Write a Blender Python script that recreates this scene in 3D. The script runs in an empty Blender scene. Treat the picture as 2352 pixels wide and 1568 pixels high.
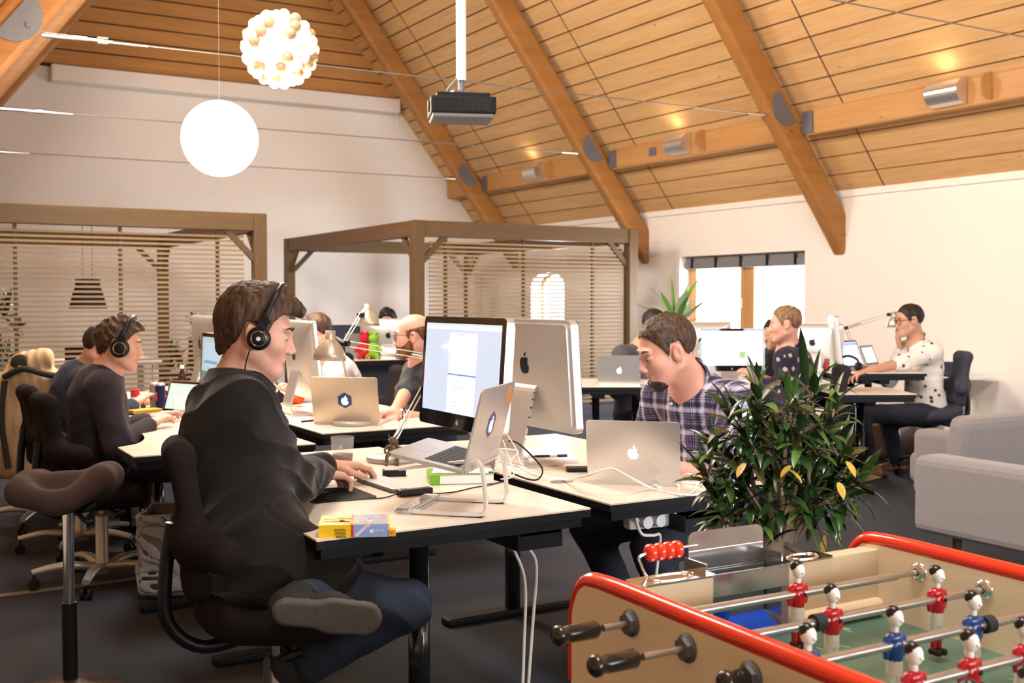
import bpy, bmesh, math, random
import numpy as np
from mathutils import Vector, Matrix, Euler
C = bpy.context.scene.collection
PI = math.pi; R = math.radians
random.seed(7); RNG = np.random.default_rng(7)

# ------------------------------------------------------------------ camera, world, light
F_PX = 2497.0; CAM_H = 1.4; YAW = R(30.6); PITCH = math.atan(96/F_PX)
cam_d = bpy.data.cameras.new('camera'); cam = bpy.data.objects.new('camera', cam_d); C.objects.link(cam)
cam.location = (0, 0, CAM_H); cam.rotation_euler = (PI/2-PITCH, 0, -YAW)
cam_d.sensor_width = 36; cam_d.lens = 36*F_PX/2352; cam_d.clip_start = .05; cam_d.clip_end = 200
cam_d.dof.use_dof = True; cam_d.dof.focus_distance = 3.25; cam_d.dof.aperture_fstop = 5.6
S = bpy.context.scene; S.camera = cam
S.view_settings.view_transform = 'Standard'; S.view_settings.look = 'None'
S.view_settings.exposure = 0.6; S.view_settings.gamma = 1; S.view_settings.use_curve_mapping = False
W = bpy.data.worlds.new('world'); S.world = W; W.use_nodes = True
bg = W.node_tree.nodes['Background']; bg.inputs[0].default_value = (.86, .93, 1, 1); bg.inputs[1].default_value = 4.5

def area(name, loc, rot, sx, sy, power, col, spread=180):
    l = bpy.data.lights.new(name, 'AREA'); l.shape = 'RECTANGLE'; l.size = sx; l.size_y = sy; l.energy = power; l.color = col
    l.spread = R(spread)
    o = bpy.data.objects.new(name, l); o.location = loc; o.rotation_euler = rot; C.objects.link(o); return o
DAY = (.80, .90, 1.0); WARM = (1.0, .72, .42)
# added unseen area lamps imitating daylight; left and rear windows assumed, not built
for k, (y, e) in enumerate(((-1.0, 540), (3.2, 185), (7.4, 140), (11.6, 10))):
    area('daylight_fill_left', (-1.42, y, 1.55), (0, R(-90), 0), 1.5, 2.6, e, DAY)
area('daylight_fill_rear', (3.2, -3.35, 1.6), (R(90), 0, 0), 4.6, 1.7, 230, (.92, .95, 1))
area('daylight_fill_rear', (7.4, -3.35, 1.6), (R(90), 0, 0), 2.6, 1.7, 80, (.92, .95, 1))
for y in (9.87, 14.2):
    area('daylight_right', (9.32, y, 1.3), (0, R(90), 0), .95, 1.7 if y < 10 else .8, 130, DAY)
# added unseen fill lamps below the left slope, brightening desks and right wall
for y in (1.2, 5.6, 9.9):
    area('roof_fill', (1.55, y, 4.35), (0, R(-54), 0), 1.1, 1.5, 142, (1, .96, .92))

# ------------------------------------------------------------------ helpers
def at(px, py, z):
    a = (px-1176)/F_PX; b = -(py-784)/F_PX
    fd = math.cos(PITCH)+b*math.sin(PITCH); up = -math.sin(PITCH)+b*math.cos(PITCH)
    sx, cx = math.sin(YAW), math.cos(YAW)
    r = (fd*sx+a*cx, fd*cx-a*sx, up); t = (z-CAM_H)/r[2]
    return Vector((r[0]*t, r[1]*t, z))
def prj(p):
    f = p[0]*math.sin(YAW)+p[1]*math.cos(YAW); a = p[0]*math.cos(YAW)-p[1]*math.sin(YAW); u = p[2]-CAM_H
    zc = f*math.cos(PITCH)-u*math.sin(PITCH); b = f*math.sin(PITCH)+u*math.cos(PITCH)
    return (round(1176+F_PX*a/zc), round(784-F_PX*b/zc), round(zc, 2))

MATS = {}
def mat(name, col, rough=.5, metal=0, var=.06, scale=40, bump=0, emit=0, ecol=None, trans=0, coat=0, ior=1.45, sheen=0, stretch=(1, 1, 1), alpha=1, spec=.5):
    if name in MATS: return MATS[name]
    m = bpy.data.materials.new(name); m.use_nodes = True; nt = m.node_tree; b = nt.nodes['Principled BSDF']
    c = (*col, 1)
    b.inputs['Roughness'].default_value = rough; b.inputs['Metallic'].default_value = metal
    b.inputs['Transmission Weight'].default_value = trans; b.inputs['Coat Weight'].default_value = coat
    b.inputs['IOR'].default_value = ior; b.inputs['Sheen Weight'].default_value = sheen; b.inputs['Alpha'].default_value = alpha
    b.inputs['Specular IOR Level'].default_value = spec
    tc = nt.nodes.new('ShaderNodeTexCoord'); mp = nt.nodes.new('ShaderNodeMapping'); mp.inputs['Scale'].default_value = stretch
    n = nt.nodes.new('ShaderNodeTexNoise'); n.inputs['Scale'].default_value = scale; n.inputs['Detail'].default_value = 4
    nt.links.new(tc.outputs['Object'], mp.inputs[0]); nt.links.new(mp.outputs[0], n.inputs[0])
    mx = nt.nodes.new('ShaderNodeMix'); mx.data_type = 'RGBA'
    mx.inputs[6].default_value = tuple(max(0, v*(1-var)) for v in col)+(1,); mx.inputs[7].default_value = tuple(min(1, v*(1+var)) for v in col)+(1,)
    nt.links.new(n.outputs[0], mx.inputs[0]); nt.links.new(mx.outputs[2], b.inputs['Base Color'])
    if bump:
        bp = nt.nodes.new('ShaderNodeBump'); bp.inputs['Strength'].default_value = bump; bp.inputs['Distance'].default_value = .002
        nt.links.new(n.outputs[0], bp.inputs['Height']); nt.links.new(bp.outputs[0], b.inputs['Normal'])
    if emit:
        b.inputs['Emission Color'].default_value = (*(ecol or col), 1); b.inputs['Emission Strength'].default_value = emit
    MATS[name] = m; return m

def wood(name, c1, c2, axis=0, rough=.5, knots=True, sc=1.0):
    m = bpy.data.materials.new(name); m.use_nodes = True; nt = m.node_tree; b = nt.nodes['Principled BSDF']; L = nt.links.new
    b.inputs['Roughness'].default_value = rough; b.inputs['Specular IOR Level'].default_value = .28
    tc = nt.nodes.new('ShaderNodeTexCoord'); mp = nt.nodes.new('ShaderNodeMapping')
    s = [9*sc]*3; s[axis] = .7*sc; mp.inputs['Scale'].default_value = s
    n = nt.nodes.new('ShaderNodeTexNoise'); n.inputs['Scale'].default_value = 3; n.inputs['Detail'].default_value = 6; n.inputs['Distortion'].default_value = .6
    n2 = nt.nodes.new('ShaderNodeTexNoise'); n2.inputs['Scale'].default_value = .8; n2.inputs['Detail'].default_value = 2
    rp = nt.nodes.new('ShaderNodeValToRGB'); rp.color_ramp.elements[0].position = .3; rp.color_ramp.elements[1].position = .7
    rp.color_ramp.elements[0].color = (*c1, 1); rp.color_ramp.elements[1].color = (*c2, 1)
    L(tc.outputs['Object'], mp.inputs[0]); L(mp.outputs[0], n.inputs[0]); L(mp.outputs[0], n2.inputs[0])
    ad = nt.nodes.new('ShaderNodeMath'); ad.operation = 'ADD'; ml = nt.nodes.new('ShaderNodeMath'); ml.operation = 'MULTIPLY'; ml.inputs[1].default_value = .5
    L(n.outputs[0], ad.inputs[0]); L(n2.outputs[0], ad.inputs[1]); L(ad.outputs[0], ml.inputs[0]); L(ml.outputs[0], rp.inputs[0])
    out = rp.outputs[0]
    if knots:
        v = nt.nodes.new('ShaderNodeTexVoronoi'); v.inputs['Scale'].default_value = 1.6*sc
        mp2 = nt.nodes.new('ShaderNodeMapping'); s2 = [2.2]*3; s2[axis] = 1.1; mp2.inputs['Scale'].default_value = s2
        L(tc.outputs['Object'], mp2.inputs[0]); L(mp2.outputs[0], v.inputs[0])
        r2 = nt.nodes.new('ShaderNodeValToRGB'); r2.color_ramp.elements[0].position = .02; r2.color_ramp.elements[1].position = .06
        r2.color_ramp.elements[0].color = (.35, .25, .2, 1); r2.color_ramp.elements[1].color = (1, 1, 1, 1)
        L(v.outputs[0], r2.inputs[0])
        mx = nt.nodes.new('ShaderNodeMix'); mx.data_type = 'RGBA'; mx.blend_type = 'MULTIPLY'; mx.inputs[0].default_value = .8
        L(out, mx.inputs[6]); L(r2.outputs[0], mx.inputs[7]); out = mx.outputs[2]
    L(out, b.inputs['Base Color']); MATS[name] = m; return m

class MB:
    """collects shapes into ONE mesh object"""
    def __init__(s): s.v = []; s.f = []; s.m = []; s.sm = []; s.mi = 0; s.smooth = False; s.M = Matrix()
    def _add(s, vs, fs, smooth=None):
        o = len(s.v); s.v += [tuple(s.M @ Vector(v)) for v in vs]
        for f in fs: s.f.append(tuple(i+o for i in f)); s.m.append(s.mi); s.sm.append(s.smooth if smooth is None else smooth)
        return s
    def box(s, c, d, rot=None, bev=0):
        if bev:
            bm = bmesh.new(); bmesh.ops.create_cube(bm, size=1)
            for v in bm.verts: v.co = Vector((v.co.x*d[0], v.co.y*d[1], v.co.z*d[2]))
            bmesh.ops.bevel(bm, geom=bm.edges[:], offset=min(bev, min(d)*.49), segments=3, affect='EDGES', profile=.5)
            vs = [v.co.copy() for v in bm.verts]; fs = [[v.index for v in f.verts] for f in bm.faces]; bm.free()
        else:
            vs = [Vector(((i & 1)-.5, ((i >> 1) & 1)-.5, (i >> 2)-.5)) for i in range(8)]
            vs = [Vector((v.x*d[0], v.y*d[1], v.z*d[2])) for v in vs]
            fs = [(0, 2, 3, 1), (4, 5, 7, 6), (0, 1, 5, 4), (2, 6, 7, 3), (0, 4, 6, 2), (1, 3, 7, 5)]
        m = (Euler(rot).to_matrix() if rot is not None else Matrix.Identity(3)) if not isinstance(rot, Matrix) else rot
        return s._add([m @ v+Vector(c) for v in vs], fs)
    def bar(s, a, b, w, h, up=(0, 0, 1), bev=0):
        a, b = Vector(a), Vector(b); d = b-a; x = d.normalized(); u = Vector(up)
        y = u.cross(x).normalized(); z = x.cross(y)
        return s.box((a+b)/2, (d.length, w, h), Matrix((x, y, z)).transposed(), bev)
    def cone(s, a, b, r0, r1, n=20, caps=True):
        a, b = Vector(a), Vector(b); d = (b-a).normalized(); u = Vector((0, 0, 1)) if abs(d.z) < .9 else Vector((1, 0, 0))
        x = u.cross(d).normalized(); y = d.cross(x)
        vs = [p+(x*math.cos(2*PI*i/n)+y*math.sin(2*PI*i/n))*r for p, r in ((a, r0), (b, r1)) for i in range(n)]
        fs = [(i, (i+1) % n, n+(i+1) % n, n+i) for i in range(n)]; s._add(vs, fs, True)
        if caps: s._add(vs, [tuple(range(n))[::-1], tuple(range(n, 2*n))], False)
        return s
    def cyl(s, a, b, r, n=20): return s.cone(a, b, r, r, n)
    def tube(s, pts, r, n=10, flat=1.0, closed=False, sub=0):
        P = [Vector(p) for p in pts]
        if sub: P = spline(P, sub, closed)
        N = len(P); rr = r if isinstance(r, (list, tuple)) else [r]*N
        if len(rr) != N: rr = list(np.interp(np.linspace(0, 1, N), np.linspace(0, 1, len(rr)), rr))
        vs = []; up = None
        for i, p in enumerate(P):
            t = (P[(i+1) % N if closed else min(i+1, N-1)]-P[(i-1) % N if closed else max(i-1, 0)]).normalized()
            if up is None: up = Vector((0, 0, 1)) if abs(t.z) < .9 else Vector((1, 0, 0))
            x = up.cross(t)
            if x.length < 1e-4: x = Vector((1, 0, 0)).cross(t)
            x.normalize(); y = t.cross(x).normalized(); up = y
            vs += [p+(x*math.cos(2*PI*j/n)+y*math.sin(2*PI*j/n)*flat)*rr[i] for j in range(n)]
        fs = []
        for i in range(N if closed else N-1):
            k = (i+1) % N
            fs += [(i*n+j, i*n+(j+1) % n, k*n+(j+1) % n, k*n+j) for j in range(n)]
        s._add(vs, fs, True)
        if not closed: s._add(vs, [tuple(range(n))[::-1], tuple(range((N-1)*n, N*n))], False)
        return s
    def lathe(s, prof, c=(0, 0, 0), n=28, axis=None):
        c = Vector(c); m = Matrix.Identity(3) if axis is None else Vector((0, 0, 1)).rotation_difference(Vector(axis)).to_matrix()
        vs = [c+m @ Vector((r*math.cos(2*PI*j/n), r*math.sin(2*PI*j/n), z)) for r, z in prof for j in range(n)]
        fs = [(i*n+j, i*n+(j+1) % n, (i+1)*n+(j+1) % n, (i+1)*n+j) for i in range(len(prof)-1) for j in range(n)]
        return s._add(vs, fs, True)
    def prism(s, poly, z0, z1, M=None, smooth=False):
        M = M or Matrix(); n = len(poly)
        vs = [M @ Vector((x, y, z)) for z in (z0, z1) for x, y in poly]
        s._add(vs, [(i, (i+1) % n, n+(i+1) % n, n+i) for i in range(n)], smooth)
        return s._add(vs, [tuple(range(n))[::-1], tuple(range(n, 2*n))], False)
    def sphere(s, c, r, n=16, sc=(1, 1, 1), rot=None):
        vs = []; m = Matrix.Identity(3) if rot is None else (rot if isinstance(rot, Matrix) else Euler(rot).to_matrix()); k = n//2
        for i in range(k+1):
            a = PI*i/k
            for j in range(n):
                b = 2*PI*j/n; vs.append(Vector(c)+m @ Vector((r*sc[0]*math.sin(a)*math.cos(b), r*sc[1]*math.sin(a)*math.sin(b), r*sc[2]*math.cos(a))))
        return s._add(vs, [(i*n+j, (i+1)*n+j, (i+1)*n+(j+1) % n, i*n+(j+1) % n) for i in range(k) for j in range(n)], True)
    def build(s, name, mats, parent=None, world=False):
        me = bpy.data.meshes.new(name)
        vs = s.v
        if world and parent is not None:
            inv = wm(parent).inverted(); vs = [tuple(inv @ Vector(v)) for v in vs]
        me.from_pydata(vs, [], s.f)
        for mm in (mats if isinstance(mats, (list, tuple)) else [mats]): me.materials.append(mm)
        me.polygons.foreach_set('material_index', s.m); me.polygons.foreach_set('use_smooth', s.sm); me.validate(); me.update()
        o = bpy.data.objects.new(name, me); C.objects.link(o)
        if parent is not None: o.parent = parent
        return o
def wm(o):
    m = Matrix.LocRotScale(o.location, o.rotation_euler, o.scale)
    return wm(o.parent) @ m if o.parent else m
def spline(P, sub, closed=False):
    out = []; N = len(P)
    for i in range(N if closed else N-1):
        p0 = P[(i-1) % N] if closed or i else P[0]; p1 = P[i]; p2 = P[(i+1) % N]; p3 = P[(i+2) % N] if closed or i+2 < N else P[-1]
        for k in range(sub):
            t = k/sub; out.append(.5*((2*p1)+(p2-p0)*t+(2*p0-5*p1+4*p2-p3)*t*t+(3*p1-p0-3*p2+p3)*t**3))
    if not closed: out.append(P[-1])
    return out
def thing(name, label, cat, loc=(0, 0, 0), rz=0, group=None):
    o = bpy.data.objects.new(name, None); C.objects.link(o); o.location = loc; o.rotation_euler = (0, 0, rz); o.empty_display_size = .05
    o['label'] = label; o['category'] = cat
    if group: o['group'] = group
    return o
def tag(o, label, cat, group=None):
    o['label'] = label; o['category'] = cat
    if group: o['group'] = group
    return o
def struct(o): o['kind'] = 'structure'; return o
def rrect(w, h, r, n=5, cx=0, cy=0):
    p = []
    for sx, sy, a0 in ((1, 1, 0), (-1, 1, 90), (-1, -1, 180), (1, -1, 270)):
        for i in range(n+1):
            a = R(a0+90*i/n); p.append((cx+sx*(w/2-r)+r*math.cos(a), cy+sy*(h/2-r)+r*math.sin(a)))
    return p
def tree_copy(o, parent=None):
    c = o.copy(); C.objects.link(c)
    if parent: c.parent = parent
    for ch in list(o.children): tree_copy(ch, c)
    return c
def dup(o, loc, rz=0, label=None, group=None):
    c = tree_copy(o); c.location = loc; c.rotation_euler = (0, 0, rz)
    if label: c['label'] = label
    if group: c['group'] = group
    return c
FR_XZ = Matrix(((1, 0, 0, 0), (0, 0, -1, 0), (0, 1, 0, 0), (0, 0, 0, 1)))      # poly (x,y) -> (x, ., z=y), extruded to -y
def frame(o, x, y):                                                        # poly plane with axes x,y at origin o, extruded along x cross y
    x = Vector(x).normalized(); y = Vector(y).normalized(); z = x.cross(y)
    return Matrix(((x.x, y.x, z.x, o[0]), (x.y, y.y, z.y, o[1]), (x.z, y.z, z.z, o[2]), (0, 0, 0, 1)))

# ------------------------------------------------------------------ smooth solids (signed distance fields meshed with surface nets)
def RC(a, b, r1, r2=None):
    a = np.array(a, float); b = np.array(b, float); r2 = r1 if r2 is None else r2; ba = b-a; L2 = max(ba@ba, 1e-9)
    def f(p):
        pa = p-a; t = np.clip(pa@ba/L2, 0, 1); return np.linalg.norm(pa-t[:, None]*ba, axis=1)-(r1+(r2-r1)*t)
    rm = max(r1, r2); return f, np.minimum(a, b)-rm, np.maximum(a, b)+rm
def EL(c, rad, rot=None):
    c = np.array(c, float); rad = np.array(rad, float); Rm = np.eye(3) if rot is None else np.array(rot)
    def f(p):
        q = (p-c)@Rm; k0 = np.linalg.norm(q/rad, axis=1); k1 = np.linalg.norm(q/(rad*rad), axis=1)+1e-9; return k0*(k0-1)/k1
    m = rad.max(); return f, c-m, c+m
def RB(c, half, r, rot=None):
    c = np.array(c, float); half = np.array(half, float)-r; Rm = np.eye(3) if rot is None else np.array(rot)
    def f(p):
        q = np.abs((p-c)@Rm)-half; return np.linalg.norm(np.maximum(q, 0), axis=1)+np.minimum(q.max(axis=1), 0)-r
    m = np.linalg.norm(half)+r; return f, c-m, c+m
class SDF:
    def __init__(s): s.ops = []; s.post = []; s.lo = np.full(3, 1e9); s.hi = -s.lo
    def u(s, pr, k=.02): s.ops.append((0, pr, k)); s.lo = np.minimum(s.lo, pr[1]); s.hi = np.maximum(s.hi, pr[2]); return s
    def sub(s, pr, k=.01): s.ops.append((1, pr, k)); return s
    def __call__(s, p):
        d = np.full(len(p), 9.0)
        for op, (f, lo, hi), k in s.ops:
            mg = .07+k
            m = np.all((p > lo-mg) & (p < hi+mg), axis=1)
            if not m.any(): continue
            q = f(p[m]); o = d[m]
            if op == 0:
                h = np.maximum(k-np.abs(o-q), 0)/k; d[m] = np.minimum(o, q)-h*h*k*.25
            else:
                q = -q; h = np.maximum(k-np.abs(o-q), 0)/k; d[m] = np.maximum(o, q)+h*h*k*.25
        for g in s.post: d = g(p, d)
        return d
def nets(f, lo, hi, h):
    B = 4; H = B*h; lo = np.array(lo)-2*H; n = np.ceil((np.array(hi)+2*H-lo)/H).astype(int)+1
    g = np.stack(np.meshgrid(*[np.arange(k) for k in n], indexing='ij'), -1).reshape(-1, 3)
    ctr = lo+(g+.5)*H
    d = np.concatenate([f(ctr[i:i+400000]) for i in range(0, len(ctr), 400000)])
    g = g[np.abs(d) < H*1.25]
    L = np.stack(np.meshgrid(*[np.arange(B+1)]*3, indexing='ij'), -1).reshape(-1, 3)
    pts = (g[:, None, :]*B+L[None]); flat = pts.reshape(-1, 3)
    N3 = n*B+2
    key = (flat[:, 0]*N3[1]+flat[:, 1])*N3[2]+flat[:, 2]
    uq, idx, inv = np.unique(key, return_index=True, return_inverse=True)
    P = lo+flat[idx]*h
    v = np.concatenate([f(P[i:i+400000]) for i in range(0, len(P), 400000)])
    V = v[inv.reshape(-1)].reshape(-1, B+1, B+1, B+1)
    cg = (g[:, None, :]*B+np.stack(np.meshgrid(*[np.arange(B)]*3, indexing='ij'), -1).reshape(-1, 3)[None]).reshape(-1, 3)
    corners = [(i, j, k) for i in (0, 1) for j in (0, 1) for k in (0, 1)]
    cv = {c: V[:, c[0]:B+c[0], c[1]:B+c[1], c[2]:B+c[2]].reshape(-1) for c in corners}
    neg = sum((cv[c] < 0).astype(int) for c in corners); act = (neg > 0) & (neg < 8)
    cg = cg[act]; cv = {c: x[act] for c, x in cv.items()}
    acc = np.zeros((len(cg), 3)); cnt = np.zeros(len(cg))
    for c in corners:
        for ax in range(3):
            if c[ax]: continue
            e = list(c); e[ax] = 1; e = tuple(e); a, b = cv[c], cv[e]; m = (a < 0) != (b < 0)
            t = np.where(m, a/np.where(np.abs(a-b) < 1e-12, 1, a-b), 0)
            q = np.tile(np.array(c, float), (len(cg), 1)); q[:, ax] += t
            acc += q*m[:, None]; cnt += m
    vert = lo+(cg+acc/np.maximum(cnt, 1)[:, None])*h
    ck = (cg[:, 0]*N3[1]+cg[:, 1])*N3[2]+cg[:, 2]; order = np.argsort(ck); cks = ck[order]
    def look(c):
        k = (c[:, 0]*N3[1]+c[:, 1])*N3[2]+c[:, 2]; i = np.clip(np.searchsorted(cks, k), 0, len(cks)-1)
        return np.where(cks[i] == k, order[i], -1)
    faces = []
    for ax in range(3):
        e = [0, 0, 0]; e[ax] = 1; a = cv[(0, 0, 0)]; b = cv[tuple(e)]; m = (a < 0) != (b < 0)
        c = cg[m]; b1, b2 = [(1, 2), (2, 0), (0, 1)][ax]; e1 = np.zeros(3, int); e1[b1] = 1; e2 = np.zeros(3, int); e2[b2] = 1
        q = np.stack([look(c), look(c-e1), look(c-e1-e2), look(c-e2)], 1); fl = a[m] < 0
        q[~fl] = q[~fl][:, ::-1]; faces.append(q[(q >= 0).all(1)])
    return vert, np.concatenate(faces)
def np_mesh(name, v, f, mats, parent=None, world=False):
    if world and parent is not None:
        inv = np.array(wm(parent).inverted()); v = v@inv[:3, :3].T+inv[:3, 3]
    me = bpy.data.meshes.new(name); me.vertices.add(len(v)); me.vertices.foreach_set('co', v.astype(np.float32).ravel())
    me.loops.add(f.size); me.loops.foreach_set('vertex_index', f.astype(np.int32).ravel())
    me.polygons.add(len(f)); me.polygons.foreach_set('loop_start', np.arange(0, f.size, 4, dtype=np.int32))
    me.polygons.foreach_set('use_smooth', np.ones(len(f), bool))
    for mm in (mats if isinstance(mats, (list, tuple)) else [mats]): me.materials.append(mm)
    me.update(calc_edges=True); me.validate(); o = bpy.data.objects.new(name, me); C.objects.link(o)
    if parent is not None: o.parent = parent
    return o
def solid(name, sdf, h, mats, parent=None, world=False):
    v, f = nets(sdf, sdf.lo, sdf.hi, h); return np_mesh(name, v, f, mats, parent, world)
def sines(seed, n, scale):
    r = np.random.default_rng(seed); K = r.normal(size=(n, 3))*scale; ph = r.uniform(0, 6.28, n)
    return lambda p: np.sin(p@K.T+ph).sum(1)/math.sqrt(n)
# ------------------------------------------------------------------ materials
M_wall = mat('white_plaster', (.84, .765, .695), .85, var=.02, scale=6, bump=.05)
M_floor = mat('charcoal_carpet', (.020, .022, .031), .95, var=.5, scale=420, bump=.4)
M_board = wood('spruce_boards', (.52, .295, .12), (.66, .41, .19), 1, .55, sc=1.2)
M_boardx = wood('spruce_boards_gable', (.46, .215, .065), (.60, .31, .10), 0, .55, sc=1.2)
M_gap = mat('dark_board_gap', (.07, .035, .015), .9)
M_glulam = wood('glulam', (.28, .115, .028), (.40, .18, .05), 0, .42)
M_glulamy = wood('glulam_purlin', (.42, .20, .062), (.54, .28, .10), 1, .42)
M_oak = wood('pale_oak', (.095, .052, .019), (.15, .085, .034), 2, .5, knots=False)
M_oakx = wood('pale_oak_beam', (.095, .052, .019), (.15, .085, .034), 0, .5, knots=False)
M_oaky = wood('pale_oak_side_beam', (.10, .047, .02), (.15, .075, .034), 1, .5, knots=False)
M_slat = wood('front_lit_slats', (.26, .165, .082), (.38, .25, .135), 0, .55, knots=False)  # lighter than the beams: front light put into the slat colour
M_steel = mat('galvanised_steel', (.15, .155, .17), .5, .35, var=.15, scale=30)
M_chrome = mat('chrome', (.80, .80, .80), .12, 1, var=.02)
M_alu = mat('aluminium', (.66, .64, .62), .32, .75, var=.02, scale=5)
M_cable = mat('steel_cable', (.30, .29, .27), .4, .8)
M_black = mat('black_plastic', (.006, .006, .0065), .38, var=.1, spec=.35)
M_blackm = mat('matt_black', (.007, .007, .0075), .7, var=.2, spec=.3)
M_white = mat('white_plastic', (.82, .82, .82), .35, var=.01)
M_wframe = wood('window_oak', (.50, .25, .09), (.62, .34, .14), 2, .4, knots=False)
M_paper = mat('paper', (.85, .84, .82), .8, var=.02)
M_glass = mat('clear_glass', (.9, .92, .92), .03, var=0, alpha=.16); M_tumbler = mat('drinking_glass', (.8, .82, .82), .04, var=0, alpha=.13, coat=.6)
M_rubber = mat('dark_rubber', (.02, .02, .02), .8)

XW, YB, XL, YF = 9.0, 16.3, -1.5, -3.5; EAVE = 2.55; SLP = 1.28; XR = 4.5; ZR = EAVE+SLP*(XW-XR)
# floor
b = MB(); b.box(((XL+XW)/2, (YB+YF)/2, -.05), (XW-XL+1, YB-YF+1, .1)); struct(b.build('floor', M_floor))
b = MB(); b.box((.55, 5.62, .0015), (1.9, .05, .003)); struct(b.build('trim_1', mat('brass_floor_strip', (.22, .17, .11), .5, .4)))

# right wall with a window and an arched window
def wall_x(x, th, y0, y1, z0, z1, holes):
    """wall slab in plane x..x+th with rectangular holes (y0,y1,z0,z1)"""
    m = MB(); ys = sorted({y0, y1, *[h[0] for h in holes], *[h[1] for h in holes]})
    for a, c in zip(ys, ys[1:]):
        hs = [h for h in holes if h[0] <= a and h[1] >= c]
        zs = [z0]+[z for h in sorted(hs, key=lambda h: h[2]) for z in (h[2], h[3])]+[z1]
        for k in range(0, len(zs), 2): m.box((x+th/2, (a+c)/2, (zs[k]+zs[k+1])/2), (th, c-a, zs[k+1]-zs[k]))
    return m
W1 = (8.80, 10.97, .62, 1.95); W2 = (13.68, 14.62, .5, 1.62)
m = wall_x(XW, .35, YF, YB+.3, 0, EAVE+.12, [W1, W2, (13.68, 14.62, 1.62, 1.86)])
# rounded head of the arched window
arc = [(14.62, 1.62), (14.62, 1.86), (13.68, 1.86), (13.68, 1.62)]+[(14.15-.47*math.cos(t), 1.62+.2*math.sin(t)) for t in np.linspace(0, PI, 13)][1:-1]
m.prism([(y, z) for y, z in arc], 0, .35, frame((XW, 0, 0), (0, 1, 0), (0, 0, 1)))
struct(m.build('wall_right', M_wall))
# left wall, walls behind the camera and at the far gable
m = MB()
for k, y in enumerate((-1.0, 3.2, 7.4, 11.6)): pass
m = wall_x(XL-.3, .3, YF, YB+.3, 0, 1.25+0.4, [])
struct(m.build('wall_left', M_wall))
def gable(y, th, name, mt, z0=0, zs=None):
    z = lambda x: (EAVE+SLP*(XW-x)) if x > XR else (EAVE+SLP*(x-0))
    m = MB(); poly = [(XL, z0), (XW+.3, z0), (XW+.3, EAVE+.1), (XR, ZR+.3), (XL, EAVE+SLP*XL+.3)]
    m.prism(poly, 0, th, frame((0, y+th, 0), (1, 0, 0), (0, 0, 1))); return m.build(name, mt)
struct(gable(YB, .3, 'wall_back', M_wall)); struct(gable(YF-.3, .3, 'wall_front', M_wall))
# timber cladding of the upper gable (horizontal boards with open joints)
m = MB(); z = 4.66; k = 0
m.prism([(1.6, 4.62), (7.42, 4.62), (4.5, 8.36)], 0, .02, frame((0, YB-.0, 0), (1, 0, 0), (0, 0, 1)))
m.mi = 1
while z < 8.2:
    x1 = XW-(z-EAVE)/SLP; x0 = 9-x1; m.box(((x0+x1)/2, YB-.035, z+.099), (x1-x0, .03, .190)); z += .212
struct(m.build('trim_2', [M_gap, M_boardx]))

# sloped ceilings: boards with open dark joints
def slope(side, name):
    m = MB(); n = Vector((-SLP, 0, -1)).normalized(); u = Vector((-1, 0, SLP)).normalized(); L = (XW-XR)*math.sqrt(1+SLP*SLP)
    rot = Matrix((u, Vector((0, 1, 0)), u.cross(Vector((0, 1, 0))))).transposed(); y0, y1 = YF, YB; s = .0; p = .222
    x_end = (XW+.35)
    m.mi = 0; c = Vector((XW, 0, EAVE))+u*(L/2-.2)-n*.06; m.box((c.x, (y0+y1)/2, c.z), (L+.6, y1-y0, .04), rot); m.mi = 1
    k = 0
    while s < L+.1:
        yy = y0
        c = Vector((XW, 0, EAVE))+u*(s+.103)-n*.02
        m.box((c.x, (y0+y1)/2, c.z), (.203, y1-y0, .03), rot); s += p; k += 1
    # narrow joints where the board lengths meet, beside each rafter
    m.mi = 0
    for yj in (5.25, 8.05, 11.45, 14.85):
        c = Vector((XW, 0, EAVE))+u*(L/2)-n*.0035; m.box((c.x, yj-.35 if side > 0 else yj, c.z), (L, .012, .006), rot)
    if side < 0: m.v = [(9-x, y, z) for x, y, z in m.v]; m.f = [f[::-1] for f in m.f]
    if side < 0:   # the left slope reaches further down
        m.mi = 0
    o = m.build(name, [M_gap, M_board]); return struct(o)
slope(1, 'ceiling'); slope(-1, 'ceiling')
# low part of the left slope beyond the frame
m = MB(); u = Vector((1, 0, SLP)).normalized(); rot = Matrix((u, Vector((0, 1, 0)), u.cross(Vector((0, 1, 0))))).transposed()
c = Vector((-.9, 0, EAVE-SLP*.9)); m.box((c.x, (YF+YB)/2, c.z+.05), (3.2, YB-YF, .05), rot); struct(m.build('ceiling', M_board))
# moulding along the eave
m = MB(); m.box((XW-.012, (YF+YB)/2, EAVE-.02), (.03, YB-YF, .07)); struct(m.build('trim_3', M_wall))

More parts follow.
